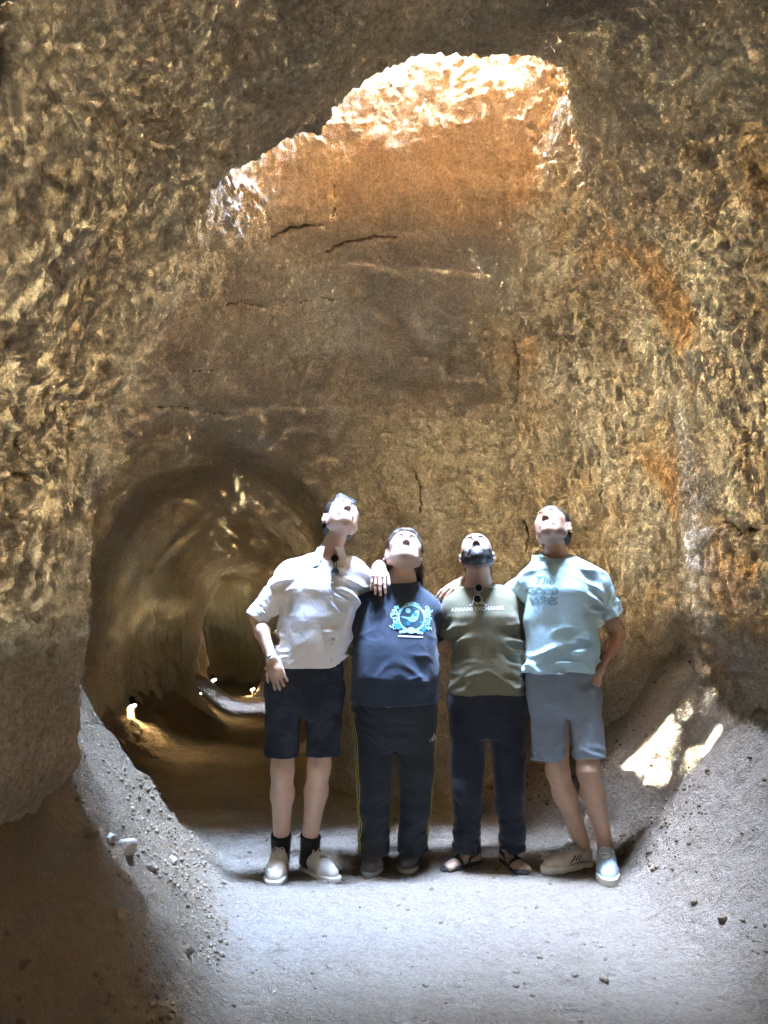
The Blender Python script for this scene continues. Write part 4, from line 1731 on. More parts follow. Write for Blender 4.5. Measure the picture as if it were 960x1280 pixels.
def trousers(m, waist, legs, mat, amp=.005, seed=0, name='trousers', h=.0070, crotch=None, cuff=0.0):
    """legs: list of lists of (point, radius) from hip to hem"""
    v, ul, ur, ry, fw = waist[-1]
    T = rows(waist + [(v + 16, ul + 6, ur - 6, ry * .9, fw), (v + 32, ul + 17, ur - 17, ry * .7, fw)], m['Y0'])
    F = Field()
    f, c, r = loft(T, 0, 2.3)
    F.add(f, c, r, .05)
    for L in legs:
        for (a, ra), (b, rb) in zip(L, L[1:]):
            F.cone(a, b, ra, rb, .018 if a is not L[0][0] else .03)
    for (hip, kn, an), L in zip(m['legs'], legs):
        lowz = L[-1][0][2]
        full = kn[2] > lowz
        F.cone(hip, kn if full else hip + (kn - hip) * .8, .086, .072, .02)
        if full:
            F.cone(kn, kn * .68 + an * .32 + np.array([0, .018, 0]), .070, .070, .03)
            F.ell(kn + [0, -.018, 0], (.058, .060, .072), .03)
    rf = [ring_folds(L[0][0], L[-1][0], amp, 16, seed + i) for i, L in enumerate(legs)]
    ends = [(L[-2][0], L[-1][0], L[-1][1]) for L in legs]

    def fn(p):
        d = F(p)
        near = np.nonzero(np.abs(d) < .08)[0]
        if len(near):
            q = p[near]
            e = np.zeros(len(q), F32)
            for k, L in enumerate(legs):
                S, E = np.asarray(L[0][0], F32), np.asarray(L[-1][0], F32)
                sidek = np.abs(q[:, 0] - (S[0] + (E[0] - S[0]) * np.clip((S[2] - q[:, 2]) / (S[2] - E[2]), 0, 1))) < .13
                t = np.clip((S[2] - q[:, 2]) / (S[2] - E[2]), 0, 1)
                e = np.where(sidek, rf[k](q) * (.35 + 1.9 * t ** 4 + .3 * np.exp(-((t - .15) / .12) ** 2)), e)
            e += pnoise(np.stack([q[:, 0] * 12, q[:, 1] * 10, q[:, 2] * 5], 1), seed + 5) * amp * .7
            d[near] -= e
        if crotch is not None:
            (h0, _), (h1, _) = legs[0][0], legs[1][0]
            (e0, _), (e1, _) = legs[0][-1], legs[1][-1]
            t = np.clip((h0[2] - p[:, 2]) / (h0[2] - e0[2]), 0, 1)
            xm = ((h0[0] + h1[0]) * (1 - t) + (e0[0] + e1[0]) * t) / 2
            gap = smax(np.abs(p[:, 0] - xm).astype(F32) - .006 - .010 * t, p[:, 2] - crotch, .02)
            d = smax(d, -gap, .03)
        for S, E, re in ends:
            ax2 = unit(E - S).astype(F32)
            t = (p - np.asarray(E, F32)) @ ax2
            tube = sd_cone(p, E - ax2 * .05, E + ax2 * .1, re - .010, re - .010)
            nearE = (np.abs(p - np.asarray(E, F32))[:, :2].max(1) < .14) & (np.abs(p[:, 2] - E[2]) < .14)
            d = np.where(nearE, np.maximum(d, np.maximum(-tube, np.where(t > 0, t, -9))), d)
        return d
    pts = [q for L in legs for q, r in L]
    lo, hi = bounds(*pts, [T[1].min() - T[3].max(), T[2].min() - T[4].max(), T[0][-1]], [T[1].max() + T[3].max(), T[2].max() + T[4].max(), T[0][-1]], pad=.12)
    return piece(name, fn, lo, hi, h, mat, m['root'])


def floor_at(u, v, dz=0.0):
    """photo pixel on the floor -> point on the ground"""
    s, t = (u - 480) / FPX, (640 - v) / FPX
    y, z = math.cos(PITCH) - t * math.sin(PITCH), math.sin(PITCH) + t * math.cos(PITCH)
    k = -CAM_H / z
    return np.array([s * k, y * k, g_at(s * k, y * k) + dz])


def shoe_pts(hu, hv, tu, tv):
    a, b = floor_at(hu, hv), floor_at(tu, tv)
    b[2] = a[2] = min(a[2], b[2]) - .002
    d = unit(b - a)
    c = (a + b) / 2
    L = min(max(np.linalg.norm(b - a), .275), .31)
    return c - d * L / 2, c + d * L / 2


# ================================================================== man in the white shirt
def man_white():
    Y0 = 4.02
    m = person(dict(
        Y0=Y0, base=(-.42, 4.0), label='tall man in white shirt and dark denim shorts, hand on his thigh', skin=(.50, .345, .25),
        torso=[(700, 390, 434, .07, 0), (716, 370, 446, .095, 0), (740, 356, 446, .115, .0), (780, 346, 440, .115, .01), (830, 336, 428, .115, .0), (880, 338, 424, .115, 0)],
        head=(426, 651, 4.02), rot=(15, 44, 14), neck=(413, 690, 4.05), hw=.98, jaw=.98, nr=.053,
        arms=[((364, 716, 4.04), (321, 772, 4.0), (340, 823, 3.90), .92), ((442, 718, 4.08), (482, 742, 4.35), (474, 707, 4.10), .92)],
        hands=[dict(arm=0, d=(.34, -.02, -1), n=(.25, 1, .1), side=1, curl=(.22, .35, .3), spread=.09, thumb=.75, size=1.02),
               dict(arm=1, d=(-.05, -.75, -.62), n=(.05, .6, -.78), side=-1, curl=(.42, .32, .2), spread=.07, thumb=.5, size=1.0)],
        legs=[((358, 850, 4.03), (353, 962, 4.0), (352, 1060, 4.05), 1.0), ((404, 850, 4.05), (399, 958, 4.02), (384, 1056, 4.10), 1.0)],
        feet=[shoe_pts(354, 1078, 339, 1111), shoe_pts(378, 1083, 421, 1100)], hair=(.016, .012, .010), stubble=.06, gaze=(.1, -1, -.02)))
    root = m['root']
    hair_piece(m['O'], m['M'], m['w'], (-.036, .66), .010, -.055, m['hair'], root, top=.010, amp=.005, seed=3,
               extra=lambda C: C.cone(m['M'] @ np.array([-.03, -.062, .098]) + m['O'], m['M'] @ np.array([.045, -.045, .104]) + m['O'], .020, .018, .02))
    white = cloth_material('white_linen', (.70, .71, .71), .85, 700, .04, .3)
    (S0, E0, W0, _), (S1, E1, W1, _) = m['arms']
    cuff0 = S0 + (E0 - S0) * 1.03
    cuff1 = S1 + (E1 - S1) * .9
    sh, T = shirt(m, [(698, 392, 434, .07, -.01), (712, 370, 446, .10, 0), (738, 354, 448, .122, .01), (770, 350, 444, .122, .015), (805, 343, 436, .122, .012), (834, 335, 428, .122, .005)],
                  [(S0, cuff0, .054, .066), (S1, cuff1, .056, .064)], white, amp=.015, neck_r=.068, v_neck=.012, seed=11, collar=False)
    bv = bvh_of(sh)
    for S, E, r in ((S0, cuff0, .060),):
        ax = unit(E - S)
        e1 = unit(np.cross(ax, [0, 1, 0]))
        e2 = np.cross(ax, e1)
        F = Field()
        F.cone(E - ax * .050, E + ax * .004, .060, .058)
        cu = Field().cone(E - ax * .2, E + ax * .1, .045, .045)
        rf = ring_folds(E - ax * .05, E, .0035, 55, 4)
        piece('cuff', lambda p: np.maximum(np.maximum(np.maximum(F(p) - rf(p), -cu(p)), ((p - E.astype(F32)) @ ax.astype(F32)) - .004), -((p - E.astype(F32)) @ ax.astype(F32)) - .052), E - .12, E + .12, .0042, white, sh)
    # button band, buttons, collar
    nb = m['nb']
    top = nb + [.018, -.07, -.065]
    bot = at(414, 834, Y0 - .12)
    line = [top + (bot - top) * t + [0, -.03, 0] for t in np.linspace(.12, 1, 22)]
    ribbon(bv, line, .034, 'button_band', white, sh, .003)
    for t in np.linspace(.2, .93, 6):
        q = top + (bot - top) * t
        h = bv.ray_cast(Vector((q[0], q[1] - .4, q[2])), Vector((0, 1, 0)))
        if h[0]:
            MB().lathe([(.0055, 0), (.0058, .0015), (.004, .0025)], Matrix.Translation(h[0] + Vector((0, -.003, 0))) @ Matrix.Rotation(R(90), 4, 'X'), 12).build('button', plain('button_shell', (.62, .60, .56), .3), sh)
    for sg in (-1, 1):
        C = Field()
        Oc = nb + np.array([0, -.005, -.012])

        def flap(p, sg=sg):
            q = p - Oc.astype(F32)
            a = np.arctan2(q[:, 0] * sg, -q[:, 1])          # 0 at the front
            rad = np.hypot(q[:, 0], q[:, 1] + .006)
            fall = q[:, 2]
            tip = np.exp(-((a - .62) / .42) ** 2)
            r0 = .066 + np.maximum(.030 - fall, 0) * (.35 + .25 * tip) + .004 * pnoise(p * F32(30), 5)
            shell = np.abs(rad - r0) - .0042
            lowz = -.022 - .055 * tip
            return np.maximum(np.maximum(shell, np.maximum(fall - .034, lowz - fall)), np.maximum(.33 - a, a - 3.2))
        piece('collar', flap, Oc - .16, Oc + .16, .0036, white, sh)
    # shorts
    denim = jeans_material('black_denim', (.018, .023, .034), (.050, .062, .085))
    (h0, k0, a0), (h1, k1, a1) = m['legs']
    L0 = [(at(357, 862, Y0), .098), (at(355, 905, Y0), .094), (at(353, 946, Y0 - .01), .086)]
    L1 = [(at(404, 862, Y0 + .02), .098), (at(403, 905, Y0 + .02), .092), (at(403, 945, Y0 + .01), .082)]
    trousers(m, [(818, 336, 428, .117, 0), (840, 333, 429, .122, 0), (866, 332, 430, .122, 0)], [L0, L1], denim, .0055, 21, 'shorts', crotch=at(0, 892, Y0)[2])
    # socks and trainers
    black = cloth_material('black_sock', (.012, .012, .013), .95, 500, .1, .2)
    cream = plain('cream_leather', (.55, .51, .44), .5, .4, .06, 30, .1)
    sole = plain('off_white_rubber', (.58, .55, .48), .6, .3, .08)
    lace = plain('cream_lace', (.60, .56, .48), .8, .2)
    for (kn, an), (he, to) in zip(((k0, a0), (k1, a1)), m['feet']):
        d = unit(to - he)
        F = Field().cone(he + d * .060 + [0, 0, .06], an + unit(kn - an) * .10, .0455, .054, .01).cone(he + d * .06 + [0, 0, .06], he + d * .12 + [0, 0, .07], .036, .03, .02)
        up = unit(kn - an).astype(F32)
        tp = (an + unit(kn - an) * .066).astype(F32)
        rf = ring_folds(he, an, .0016, 60, 3)
        piece('sock', lambda p: np.maximum(F(p) - rf(p), (p - tp) @ up), *bounds(he, an, pad=.15), .0045, black, root)
        shoe(he, to, root, cream, sole, lace, .105)
    # wrist band and ring
    steel = plain('steel', (.55, .55, .56), .25, .6)
    steel.node_tree.nodes['Principled BSDF'].inputs['Metallic'].default_value = .9
    E0_, W_ = m['arms'][0][1], m['arms'][0][2]
    ax = unit(W_ - E0_)
    e1 = unit(np.cross(ax, [0, 1, 0]))
    e2 = np.cross(ax, e1)
    for off, rr, r in ((-.004, .0295, .0045), (.008, .0290, .003)):
        c = W_ + ax * off
        pr = [c + (e1 * math.cos(a) + e2 * math.sin(a) * .95) * rr for a in np.linspace(0, 2 * math.pi, 33)]
        MB().tube(pr, r, 8, False).build('bracelet', steel, root)
    return m


# ================================================================== man in the navy t-shirt
def man_navy():
    Y0 = 4.15
    m = person(dict(
        Y0=Y0, base=(.03, 4.12), label='man with long brown hair in navy shirt and black track pants', skin=(.49, .335, .245),
        torso=[(732, 480, 524, .08, 0), (748, 462, 534, .11, 0), (790, 448, 540, .14, .0), (840, 446, 541, .16, .02), (880, 446, 541, .15, .0), (920, 446, 541, .13, 0)],
        head=(505, 692, 4.14), rot=(2, 42, 6), neck=(503, 722, 4.17), hw=1.05, jaw=1.08, chin=1.05, fat=.8, nr=.064,
        arms=[((462, 762, 4.16), (424, 804, 4.33), (385, 790, 4.34), 1.05), ((532, 762, 4.17), (556, 808, 4.34), (602, 796, 4.38), 1.05)],
        hands=[dict(arm=0, d=(-1, -.1, .1), n=(0, -1, 0), side=1), dict(arm=1, d=(1, 0, .1), n=(0, -1, 0), side=-1)],
        legs=[((470, 900, 4.15), (469, 985, 4.13), (468, 1066, 4.17), 1.1), ((518, 900, 4.16), (519, 985, 4.15), (514, 1062, 4.19), 1.1)],
        feet=[shoe_pts(474, 1072, 461, 1095), shoe_pts(513, 1069, 508, 1091)], hair=(.045, .028, .018), stubble=.22, stub_low=-.062, gaze=(0, -1, -.05)))
    root, O, M = m['root'], m['O'], m['M']

    def long(C):
        for s, ln in ((-1, .085), (1, .115)):
            for k in range(4):
                a = M @ np.array([s * .073, .005 + .022 * k, .03]) + O
                b = M @ np.array([s * .082, .020 + .022 * k, -.04]) + O
                c = b + np.array([s * .004 * (k + 1 + 2 * (s > 0)), .01, -ln * (.55 + .2 * k)])
                C.cone(a, b, .015, .014, .02)
                C.cone(b, c, .014, .007, .015)
    hair_piece(O, M, m['w'], (-.034, .70), .018, -.16, m['hair'], root, extra=long, amp=.006, top=.006, seed=8, fr=70)
    # moustache and chin tuft
    H = Field()
    add_head(H, O, M, m['w'], 1.08, 1.05, .8)
    moustache(m, H, .0022, .45)
    navy = cloth_material('navy_cotton', (.028, .040, .062), .9, 800, .10, .15)
    (S0, E0, W0, _), (S1, E1, W1, _) = m['arms']
    sh, T = shirt(m, [(730, 482, 522, .08, 0), (745, 462, 532, .115, 0), (768, 448, 543, .148, .01), (805, 442, 546, .175, .03), (845, 439, 548, .19, .045), (878, 440, 547, .175, .03)],
                  [(S0, S0 + (E0 - S0) * .72, .066, .078), (S1, S1 + (E1 - S1) * .66, .066, .078)], navy, amp=.009, neck_r=.080, seed=31, low=.3, flat=at(515, 772, Y0))
    bv = bvh_of(sh)
    print_emblem(bv, at(515, 772, Y0 - .2), sh)
    pant = cloth_material('black_track_cloth', (.011, .014, .020), .6, 600, .08, .15)
    L0 = [(at(469, 905, Y0), .108), (at(469, 960, Y0), .098), (at(469, 1010, Y0 - .005), .084), (at(469, 1048, Y0), .076), (at(469, 1066, Y0), .074)]
    L1 = [(at(519, 905, Y0), .108), (at(520, 960, Y0), .096), (at(519, 1010, Y0), .080), (at(515, 1046, Y0), .072), (at(515, 1062, Y0 + .02), .071)]
    pn = trousers(m, [(862, 443, 545, .17, .02), (885, 440, 547, .165, .01), (903, 441, 546, .15, 0)], [L0, L1], pant, .0075, 41, crotch=at(0, 946, Y0)[2])
    bp = bvh_of(pn)
    yel = plain('yellow_stripe', (.55, .50, .06), .7, .3)
    for L, sg, ph0 in ((L0, -1, .25), (L1, 1, .05)):
        for i in range(3):
            pts = []
            for t in np.linspace(0, 1, 44):
                z = at(0, 890, Y0)[2] * (1 - t) + .10 * t
                cx = np.interp(z, [q[0][2] for q in L][::-1], [q[0][0] for q in L][::-1])
                cy = np.interp(z, [q[0][2] for q in L][::-1], [q[0][1] for q in L][::-1])
                ph = ph0 + .17 * i
                rr = .16
                pts.append((cx + sg * math.cos(ph) * rr, cy - math.sin(ph) * rr, z))
            ribbon(bp, pts, .006, 'stripe', yel, pn, .002)
    o = at(543, 925, Y0 - .15)
    decal([[(-.022, -.016), (-.010, -.016), (-.017, -.004)], [(-.007, -.016), (.006, -.016), (-.004, .008), (-.011, .001)], [(.009, -.016), (.022, -.016), (.006, .021), (-.001, .013)]],
          bp, o, (1, 0, 0), (0, 0, 1), 'badge', plain('grey_print', (.42, .42, .38), .7), pn, .002)
    dark = plain('dark_grey_suede', (.085, .082, .082), .85, .2, .2, 40, .4)
    sole = plain('grey_rubber', (.30, .29, .28), .7, .2, .15)
    lace = plain('grey_lace', (.16, .155, .15), .85, .2)
    for he, to in m['feet']:
        shoe(he, to, root, dark, sole, lace, .10)
    return m


def print_emblem(bv, o, sh):
    ux, uz = (.998, 0, -.05), (.05, 0, .998)
    cy = plain('pale_blue_print', (.30, .62, .72), .8, .2, .12, 90)
    bl = plain('blue_print', (.03, .22, .58), .8, .2, .15, 90)
    dk = plain('slate_print', (.035, .075, .10), .8, .2, .15, 60)
    ring = []
    for k in range(40):
        a0, a1 = 2 * math.pi * k / 40, 2 * math.pi * (k + 1) / 40
        r0, r1 = .060, .071 + .003 * math.sin(k * 2.5)
        sx = 1.05
        ring.append([(r0 * sx * math.cos(a0), r0 * math.sin(a0)), (r1 * sx * math.cos(a0), r1 * math.sin(a0)), (r1 * sx * math.cos(a1), r1 * math.sin(a1)), (r0 * sx * math.cos(a1), r0 * math.sin(a1))])
    decal([disc(0, 0, .061, 28, 1.05)], bv, o, ux, uz, 'emblem_ground', dk, sh, .0022)
    curls = []
    rng = random.Random(4)
    for s in (-1, 1):
        for k in range(11):
            cx0, cz0 = s * (.078 + .024 * rng.random()), .052 - .0105 * k
            a0, r0, tw = rng.random() * 6.28, .010 + .006 * rng.random(), rng.choice((-1, 1))
            pts = [(cx0 + r0 * (1 - t * .75) * math.cos(a0 + tw * t * 5), cz0 + r0 * (1 - t * .75) * math.sin(a0 + tw * t * 5)) for t in np.linspace(0, 1, 9)]
            curls += stroke(pts, .0026, .0016)
        for k in range(6):
            z0 = .045 - .019 * k
            curls += stroke([(s * .070, z0), (s * .082, z0 + .006), (s * (.094 + .01 * rng.random()), z0 - .002 + .01 * rng.random())], .0026, .0012)
    for k in range(9):
        x = -.032 + .008 * k
        curls += stroke([(x, .066 + .006 * math.cos((k - 4) * .35)), (x + .002, .074 + .009 * math.cos((k - 4) * .4))], .0035, .0012)
    decal(ring + curls, bv, o, ux, uz, 'emblem_wreath', cy, sh, .0034)
    bird = [[(-.058, .002), (-.045, .004), (-.020, .002), (-.004, .004), (.008, .022), (.022, .038), (.034, .042), (.038, .030), (.036, .010), (.030, -.006), (.018, -.018), (.002, -.022), (-.012, -.018), (-.022, -.008), (-.040, -.003)]]
    decal([disc(-.020, .036, .014, 18)] + bird, bv, o, ux, uz, 'emblem_figure', cy, sh, .0034)
    for q in (disc(.018, .018, .011, 16), disc(-.018, -.030, .011, 14), disc(-.066, -.048, .015, 12), disc(.064, -.054, .013, 12), disc(-.080, -.040, .009, 10), disc(.050, -.020, .007, 10)):
        decal([q], bv, o, ux, uz, 'emblem_dot', bl, sh, .0046)
    base = []
    for k in range(13):
        a = -.055 + .0092 * k
        base += [disc(a, -.075 + .010 * math.exp(-(a / .03) ** 2) + .002 * (k % 2), .0072, 9)]
    base += [disc(0, -.064, .016, 14, 1.3)]
    decal(base, bv, o, ux, uz, 'emblem_foot', cy, sh, .0040)
    bar = []
    x = -.066
    while x < .062:
        wdt = .004 + .004 * rng.random()
        bar.append([(x, -.0985), (x + wdt, -.0985), (x + wdt, -.0905), (x, -.0905)])
        x += wdt + .0014
    decal(bar, bv, o, ux, uz, 'emblem_caption', plain('white_print', (.66, .68, .68), .8), sh, .003)


# ================================================================== man in the olive t-shirt
def man_olive():
    Y0 = 4.17
    m = person(dict(
        Y0=Y0, base=(.52, 4.14), label='bearded man with shaved head in olive shirt and sandals', skin=(.44, .295, .21), stub_col=(.03, .025, .022),
        torso=[(736, 574, 622, .08, 0), (750, 566, 638, .11, 0), (790, 566, 647, .125, .0), (840, 566, 652, .13, .01), (880, 564, 655, .13, .0), (910, 564, 655, .12, 0)],
        head=(596, 695, 4.16), rot=(-6, 46, -4), neck=(598, 727, 4.19), hw=1.0, jaw=1.05, nr=.062,
        arms=[((572, 762, 4.18), (545, 807, 4.30), (508, 797, 4.40), 1.08), ((638, 760, 4.19), (668, 808, 4.34), (706, 800, 4.36), 1.05)],
        hands=[dict(arm=0, d=(-1, 0, .1), n=(0, -1, 0), side=1), dict(arm=1, d=(1, 0, .1), n=(0, -1, 0), side=-1)],
        legs=[((584, 900, 4.17), (584, 985, 4.15), (584, 1066, 4.20), 1.0), ((634, 900, 4.17), (637, 985, 4.16), (640, 1062, 4.20), 1.0)],
        bare=True, feet=[shoe_pts(590, 1077, 563, 1085), shoe_pts(634, 1075, 651, 1087)],
        hair=(.012, .010, .009), stubble=.75, stub_low=-.03, gaze=(-.1, -1, 0), brow=1.6))
    root, O, M, w = m['root'], m['O'], m['M'], m['w']
    hair_piece(O, M, w, (-.040, .62), .0028, -.05, m['hair'], root, amp=.0012, seed=13, fr=120)
    H = Field()
    add_head(H, O, M, w, 1.05, 1.0, 0)

    def beard(p):
        q = local(p, O, M)
        x, y, z = q[:, 0] / w, q[:, 1], q[:, 2]
        top = -.056 + .8 * np.maximum(np.abs(x) - .034, 0) + .5 * np.maximum(y + .045, 0)
        grow = .0025 + .0055 * sstep(-.072, -.10, z) * sstep(.045, .02, np.abs(x)) + pnoise(q * np.array([130, 60, 60], F32), 3) * .0022
        d = H(p) - grow
        lips = 1 - np.sqrt((x / .0215) ** 2 + ((z + .0605) / .0125) ** 2)
        d = smax(d, z - top, .005)
        d = smax(d, lips * .015 - .0 * y, .004)
        d = smax(d, y + .012 - .3 * (z + .06), .005)
        return smax(d, -.125 - z, .01)
    c = M @ np.array([0, -.04, -.06]) + O
    piece('beard', beard, c - .11, c + .11, .0032, m['hair'], m['body'])
    moustache(m, H, .0026, .75)
    olive = cloth_material('olive_cotton', (.15, .142, .088), .85, 900, .06, .15)
    (S0, E0, W0, _), (S1, E1, W1, _) = m['arms']
    sh, T = shirt(m, [(735, 574, 624, .08, 0), (748, 564, 640, .115, 0), (770, 560, 648, .142, .012), (805, 563, 651, .142, .014), (840, 563, 655, .145, .014), (866, 561, 657, .145, .008)],
                  [(S0, S0 + (E0 - S0) * .62, .066, .077), (S1, S1 + (E1 - S1) * .62, .064, .074)], olive, amp=.0095, neck_r=.078, seed=51, low=.35, flat=at(598, 758, Y0))
    bv = bvh_of(sh)
    pr = plain('pale_print', (.60, .66, .64), .8)
    lettering('ARMANI EXCHANGE', .0265, bv, at(598, 763, Y0 - .15), (.999, 0, .035), (-.035, 0, .999), 'chest_lettering', pr, sh, .0025, spacing=1.12, bold=.0006)
    oa = at(598, 750, Y0 - .15)
    logo = stroke([(-.044, -.026), (-.030, -.022), (-.012, .018)], .0028) + stroke([(.044, -.026), (.030, -.018), (.004, .020)], .0028) + stroke([(-.030, -.004), (.0, -.004)], .0026) + stroke([(-.006, .020), (.020, -.022)], .0026)
    decal(logo, bv, oa, (1, 0, 0), (0, 0, 1), 'chest_emblem', pr, sh, .003)
    pant = cloth_material('black_chino', (.012, .015, .024), .8, 700, .08, .15)
    L0 = [(at(586, 905, Y0), .096), (at(585, 955, Y0), .086), (at(584, 1005, Y0 - .01), .072), (at(583, 1040, Y0), .062), (at(583, 1064, Y0 + .01), .061)]
    L1 = [(at(634, 905, Y0), .094), (at(636, 955, Y0), .084), (at(638, 1005, Y0 - .01), .070), (at(640, 1038, Y0), .060), (at(640, 1060, Y0 + .02), .059)]
    trousers(m, [(852, 562, 657, .138, .008), (875, 558, 660, .138, .0), (888, 560, 659, .13, 0)], [L0, L1], pant, .0075, 61, crotch=at(0, 928, Y0)[2])
    # sandals
    rub = plain('black_rubber', (.03, .03, .032), .8, .2, .2)
    strap = plain('black_strap', (.02, .02, .022), .7, .3, .2)
    for he, to in m['feet']:
        Hh, d, s, k = foot_frame(he, to)
        P = lambda a, b, c: Hh + (d * a + s * b) * k + np.array([0, 0, c * k])
        fp = [(P(.035, 0, 0)[:2], .038 * k), (P(.12, 0, 0)[:2], .038 * k), (P(.20, 0, 0)[:2], .049 * k), (P(.25, 0, 0)[:2], .040 * k)]
        V, Q = net(footprint(fp, Hh[2] - .012, Hh[2] + .014), *bounds(P(0, 0, 0), P(.29, 0, 0), pad=.07), .0045)
        sd = link('sandal', raw_mesh('sandal', V, Q), rub, root)
        bf = bvh_of(m['body'])
        for ln in ([(.175, .055, .012), (.182, .035, .045), (.186, 0, .058), (.19, -.035, .045), (.185, -.055, .012)],
                   [(.120, .050, .012), (.122, .034, .055), (.124, 0, .085), (.122, -.034, .055), (.118, -.05, .012)],
                   [(.124, 0, .09), (.145, 0, .075), (.165, 0, .065), (.185, 0, .058)],
                   [(.118, .04, .05), (.06, .045, .065), (.0, .02, .07), (.0, -.02, .07), (.06, -.045, .065), (.118, -.04, .05)]):
            pts = [P(*q) for q in ln]
            fine = [pts[0]]
            for a, b in zip(pts, pts[1:]):
                fine += [a + (b - a) * t for t in (.33, .66, 1)]
            ribbon(bf, fine, .022, 'strap', strap, sd, .0045)
    return m


# ================================================================== man in the pale blue t-shirt
def man_blue():
    Y0 = 4.07
    m = person(dict(
        Y0=Y0, base=(1.0, 4.0), label='man in pale blue lettered shirt and grey shorts, hand in pocket', skin=(.42, .275, .19),
        torso=[(700, 674, 716, .08, 0), (716, 662, 740, .10, 0), (750, 661, 744, .118, .0), (790, 660, 744, .118, .01), (838, 660, 744, .115, .0), (880, 662, 744, .115, 0)],
        head=(691, 662, 4.08), rot=(-27, 43, -12), neck=(694, 690, 4.10), hw=.98, jaw=.98, nr=.053,
        arms=[((664, 732, 4.12), (622, 752, 4.40), (580, 727, 4.24), .98), ((744, 732, 4.08), (772, 794, 4.14), (748, 838, 4.0), 1.0)],
        hands=[dict(arm=0, d=(-.80, -.55, -.42), n=(-.2, .3, -.9), side=1, curl=(.30, .35, .25), spread=.12, thumb=.5),
               dict(arm=1, d=(-.30, -.05, -1), n=(-.75, .6, .2), side=-1, curl=(.3, .4, .3), thumb=.8)],
        legs=[((692, 860, 4.07), (697, 964, 4.02), (714, 1062, 4.12), 1.0), ((726, 860, 4.08), (736, 964, 3.98), (756, 1068, 4.0), 1.0)],
        feet=[shoe_pts(738, 1079, 680, 1090), shoe_pts(757, 1077, 762, 1113)], hair=(.020, .015, .012), stubble=.12, gaze=(.05, -1, -.05)))
    root, O, M = m['root'], m['O'], m['M']
    hair_piece(O, M, m['w'], (-.038, .62), .009, -.055, m['hair'], root, amp=.003, top=.004, seed=17, fr=90)
    blue = cloth_material('pale_blue_cotton', (.40, .60, .69), .88, 900, .05, .2)
    (S0, E0, W0, _), (S1, E1, W1, _) = m['arms']
    sh, T = shirt(m, [(699, 674, 718, .08, 0), (714, 662, 742, .11, 0), (738, 658, 749, .130, .012), (775, 656, 749, .130, .014), (810, 657, 749, .130, .012), (839, 656, 746, .130, .006)],
                  [(S0, S0 + (E0 - S0) * .55, .066, .072), (S1, S1 + (E1 - S1) * .60, .074, .076)], blue, amp=.013, neck_r=.074, v_neck=.004, seed=71, flat=at(681, 740, Y0))
    bv = bvh_of(sh)
    ink = plain('grey_blue_ink', (.15, .27, .30), .85, .2, .15, 120)
    ux, uz = (.998, 0, -.06), (.06, 0, .998)
    lettering('The', .062, bv, at(681, 730, Y0 - .14), ux, uz, 'chest_lettering', ink, sh, .0028, shear=.35)
    lettering('GOOD', .050, bv, at(680, 742, Y0 - .14), ux, uz, 'chest_lettering', ink, sh, .0028, spacing=.86, bold=.0014)
    lettering('WIBES', .050, bv, at(681, 755, Y0 - .14), ux, uz, 'chest_lettering', ink, sh, .0028, spacing=.88, bold=.0014)
    grey = cloth_material('grey_twill', (.19, .235, .285), .88, 600, .08, .25)
    L0 = [(at(687, 868, Y0 + .01), .098), (at(686, 910, Y0 + .01), .086), (at(685, 951, Y0), .076)]
    L1 = [(at(723, 868, Y0 - .02), .098), (at(730, 910, Y0 - .04), .087), (at(734, 948, Y0 - .06), .077)]
    trousers(m, [(826, 659, 744, .124, .004), (850, 657, 749, .128, 0), (872, 658, 751, .126, 0)], [L0, L1], grey, .0075, 81, 'shorts', crotch=at(0, 896, Y0)[2])
    tan = plain('beige_mesh', (.40, .345, .275), .8, .2, .15, 60, .4)
    pale = plain('pale_blue_mesh', (.42, .52, .56), .75, .3, .12, 60, .4)
    sole = plain('bone_rubber', (.56, .53, .46), .65, .3, .1)
    lace = plain('pale_lace', (.58, .62, .62), .8, .2)
    blk = plain('black_stripe', (.02, .02, .022), .6, .3)
    he, to = m['feet'][0]
    shoe(he, to, root, tan, sole, lace, .108, .034, blk)
    he, to = m['feet'][1]
    shoe(he, to, root, pale, sole, lace, .108, .034, None)
    return m


MW, MN, MO, MBL = man_white(), man_navy(), man_olive(), man_blue()


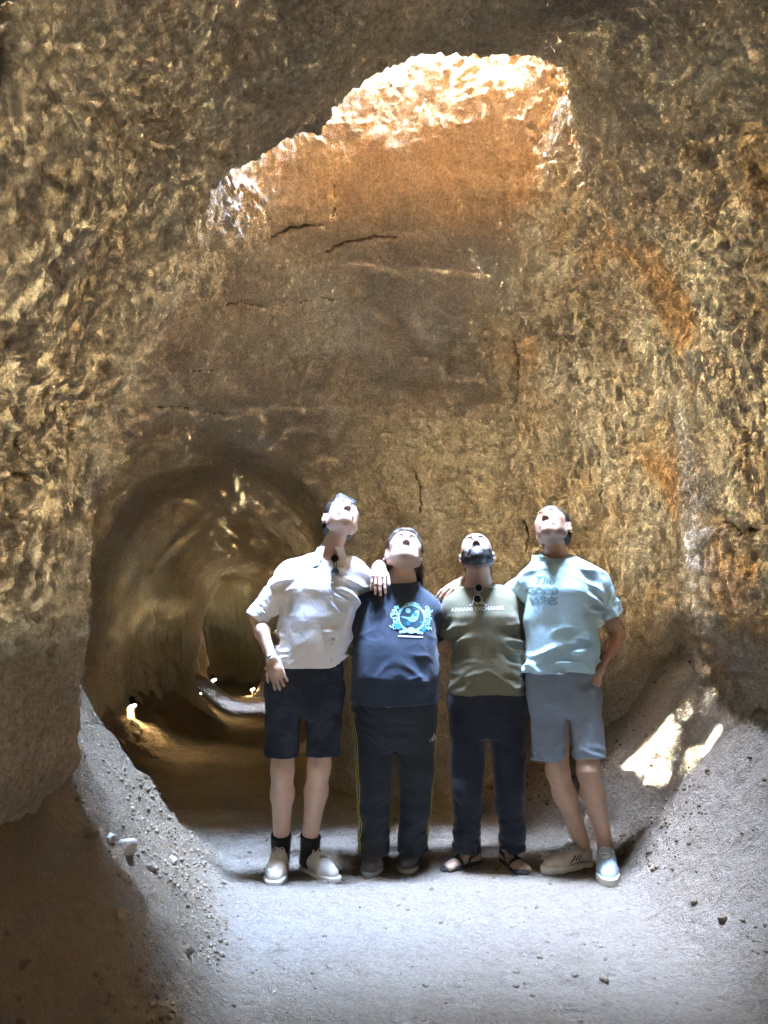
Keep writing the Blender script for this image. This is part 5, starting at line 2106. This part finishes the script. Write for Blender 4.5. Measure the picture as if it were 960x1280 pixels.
def sunglasses(m_shirt, u, v1, v2, r, label, frame, lens_m, lean):
    """folded sunglasses hung from a neckline by one arm: the two lenses one above the other"""
    bv = bvh_of(m_shirt)
    def on(u_, v_):
        q = at(u_, v_, 4.0)
        h = bv.ray_cast(Vector((0, 0, CAM_H)), (Vector(q) - Vector((0, 0, CAM_H))).normalized())
        return np.array(h[0]) + np.array([0, -.016, 0]) if h[0] else q
    a, b = on(u, v1), on(u - lean, v2)
    b[1] = min(b[1], a[1] + .004)
    root = empty('sunglasses', (a + b) / 2)
    tag(root, label, 'sunglasses')
    ax = unit(b - a)
    fw = np.array([0, -1, 0.12])
    fw = unit(fw - ax * (fw @ ax))
    sd = np.cross(ax, fw)
    for c in (a, b):
        ring = [c + (ax * math.cos(t) * r * 1.08 + sd * math.sin(t) * r * (.92 + .06 * math.cos(t))) for t in np.linspace(0, 2 * math.pi, 29)]
        MB().tube(ring, .0022, 6, False).build('rim', frame, root)
        bm = bmesh.new()
        cv = bm.verts.new(Vector(c + fw * .003))
        vs = [bm.verts.new(Vector(q)) for q in ring[:-1]]
        for k in range(len(vs)):
            bm.faces.new((cv, vs[k], vs[(k + 1) % len(vs)]))
        me = bpy.data.meshes.new('lens')
        bm.to_mesh(me)
        bm.free()
        for f in me.polygons:
            f.use_smooth = True
        link('lens', me, lens_m, root)
    g = np.linalg.norm(b - a)
    for o in (.004, -.006):
        MB().tube([a + ax * r + sd * o, (a + b) / 2 + fw * .004 + sd * (o * 1.4), b - ax * r + sd * o], .0017, 6).build('bridge', frame, root)
    e = a - ax * r * 1.08
    MB().tube([e + sd * .006, e + sd * .006 - fw * .006, e - fw * .012 + ax * .02, e - fw * .016 + ax * .10 + sd * .004], .0022, 6).build('temple', frame, root)
    e = b + ax * r * 1.08
    MB().tube([e, e - fw * .008, e - fw * .010 - ax * .03 + sd * .012, e - fw * .012 - ax * .085 + sd * .016], .0022, 6).build('temple', frame, root)
    return root


def lens_material(name, col):
    t = NT(name)
    m = t.base(col, .06, None, .6)
    return m


def child(o, name):
    return [c for c in o.children if c.name.split('.')[0] == name][0]


fr_dark = plain('tortoise_frame', (.03, .022, .018), .3, .5)
fr_pale = plain('silver_frame', (.45, .46, .46), .3, .6)
sunglasses(child(MW['root'], 'shirt'), 419, 698, 715, .0195, 'dark green round sunglasses hung on the open white shirt', fr_dark, lens_material('green_lens', (.02, .03, .024)), 0)
sunglasses(child(MO['root'], 'shirt'), 598, 735, 749, .0225, 'silver rimmed dark sunglasses hung from the olive shirt neckline', fr_pale, lens_material('grey_lens', (.012, .016, .02)), 1.5)
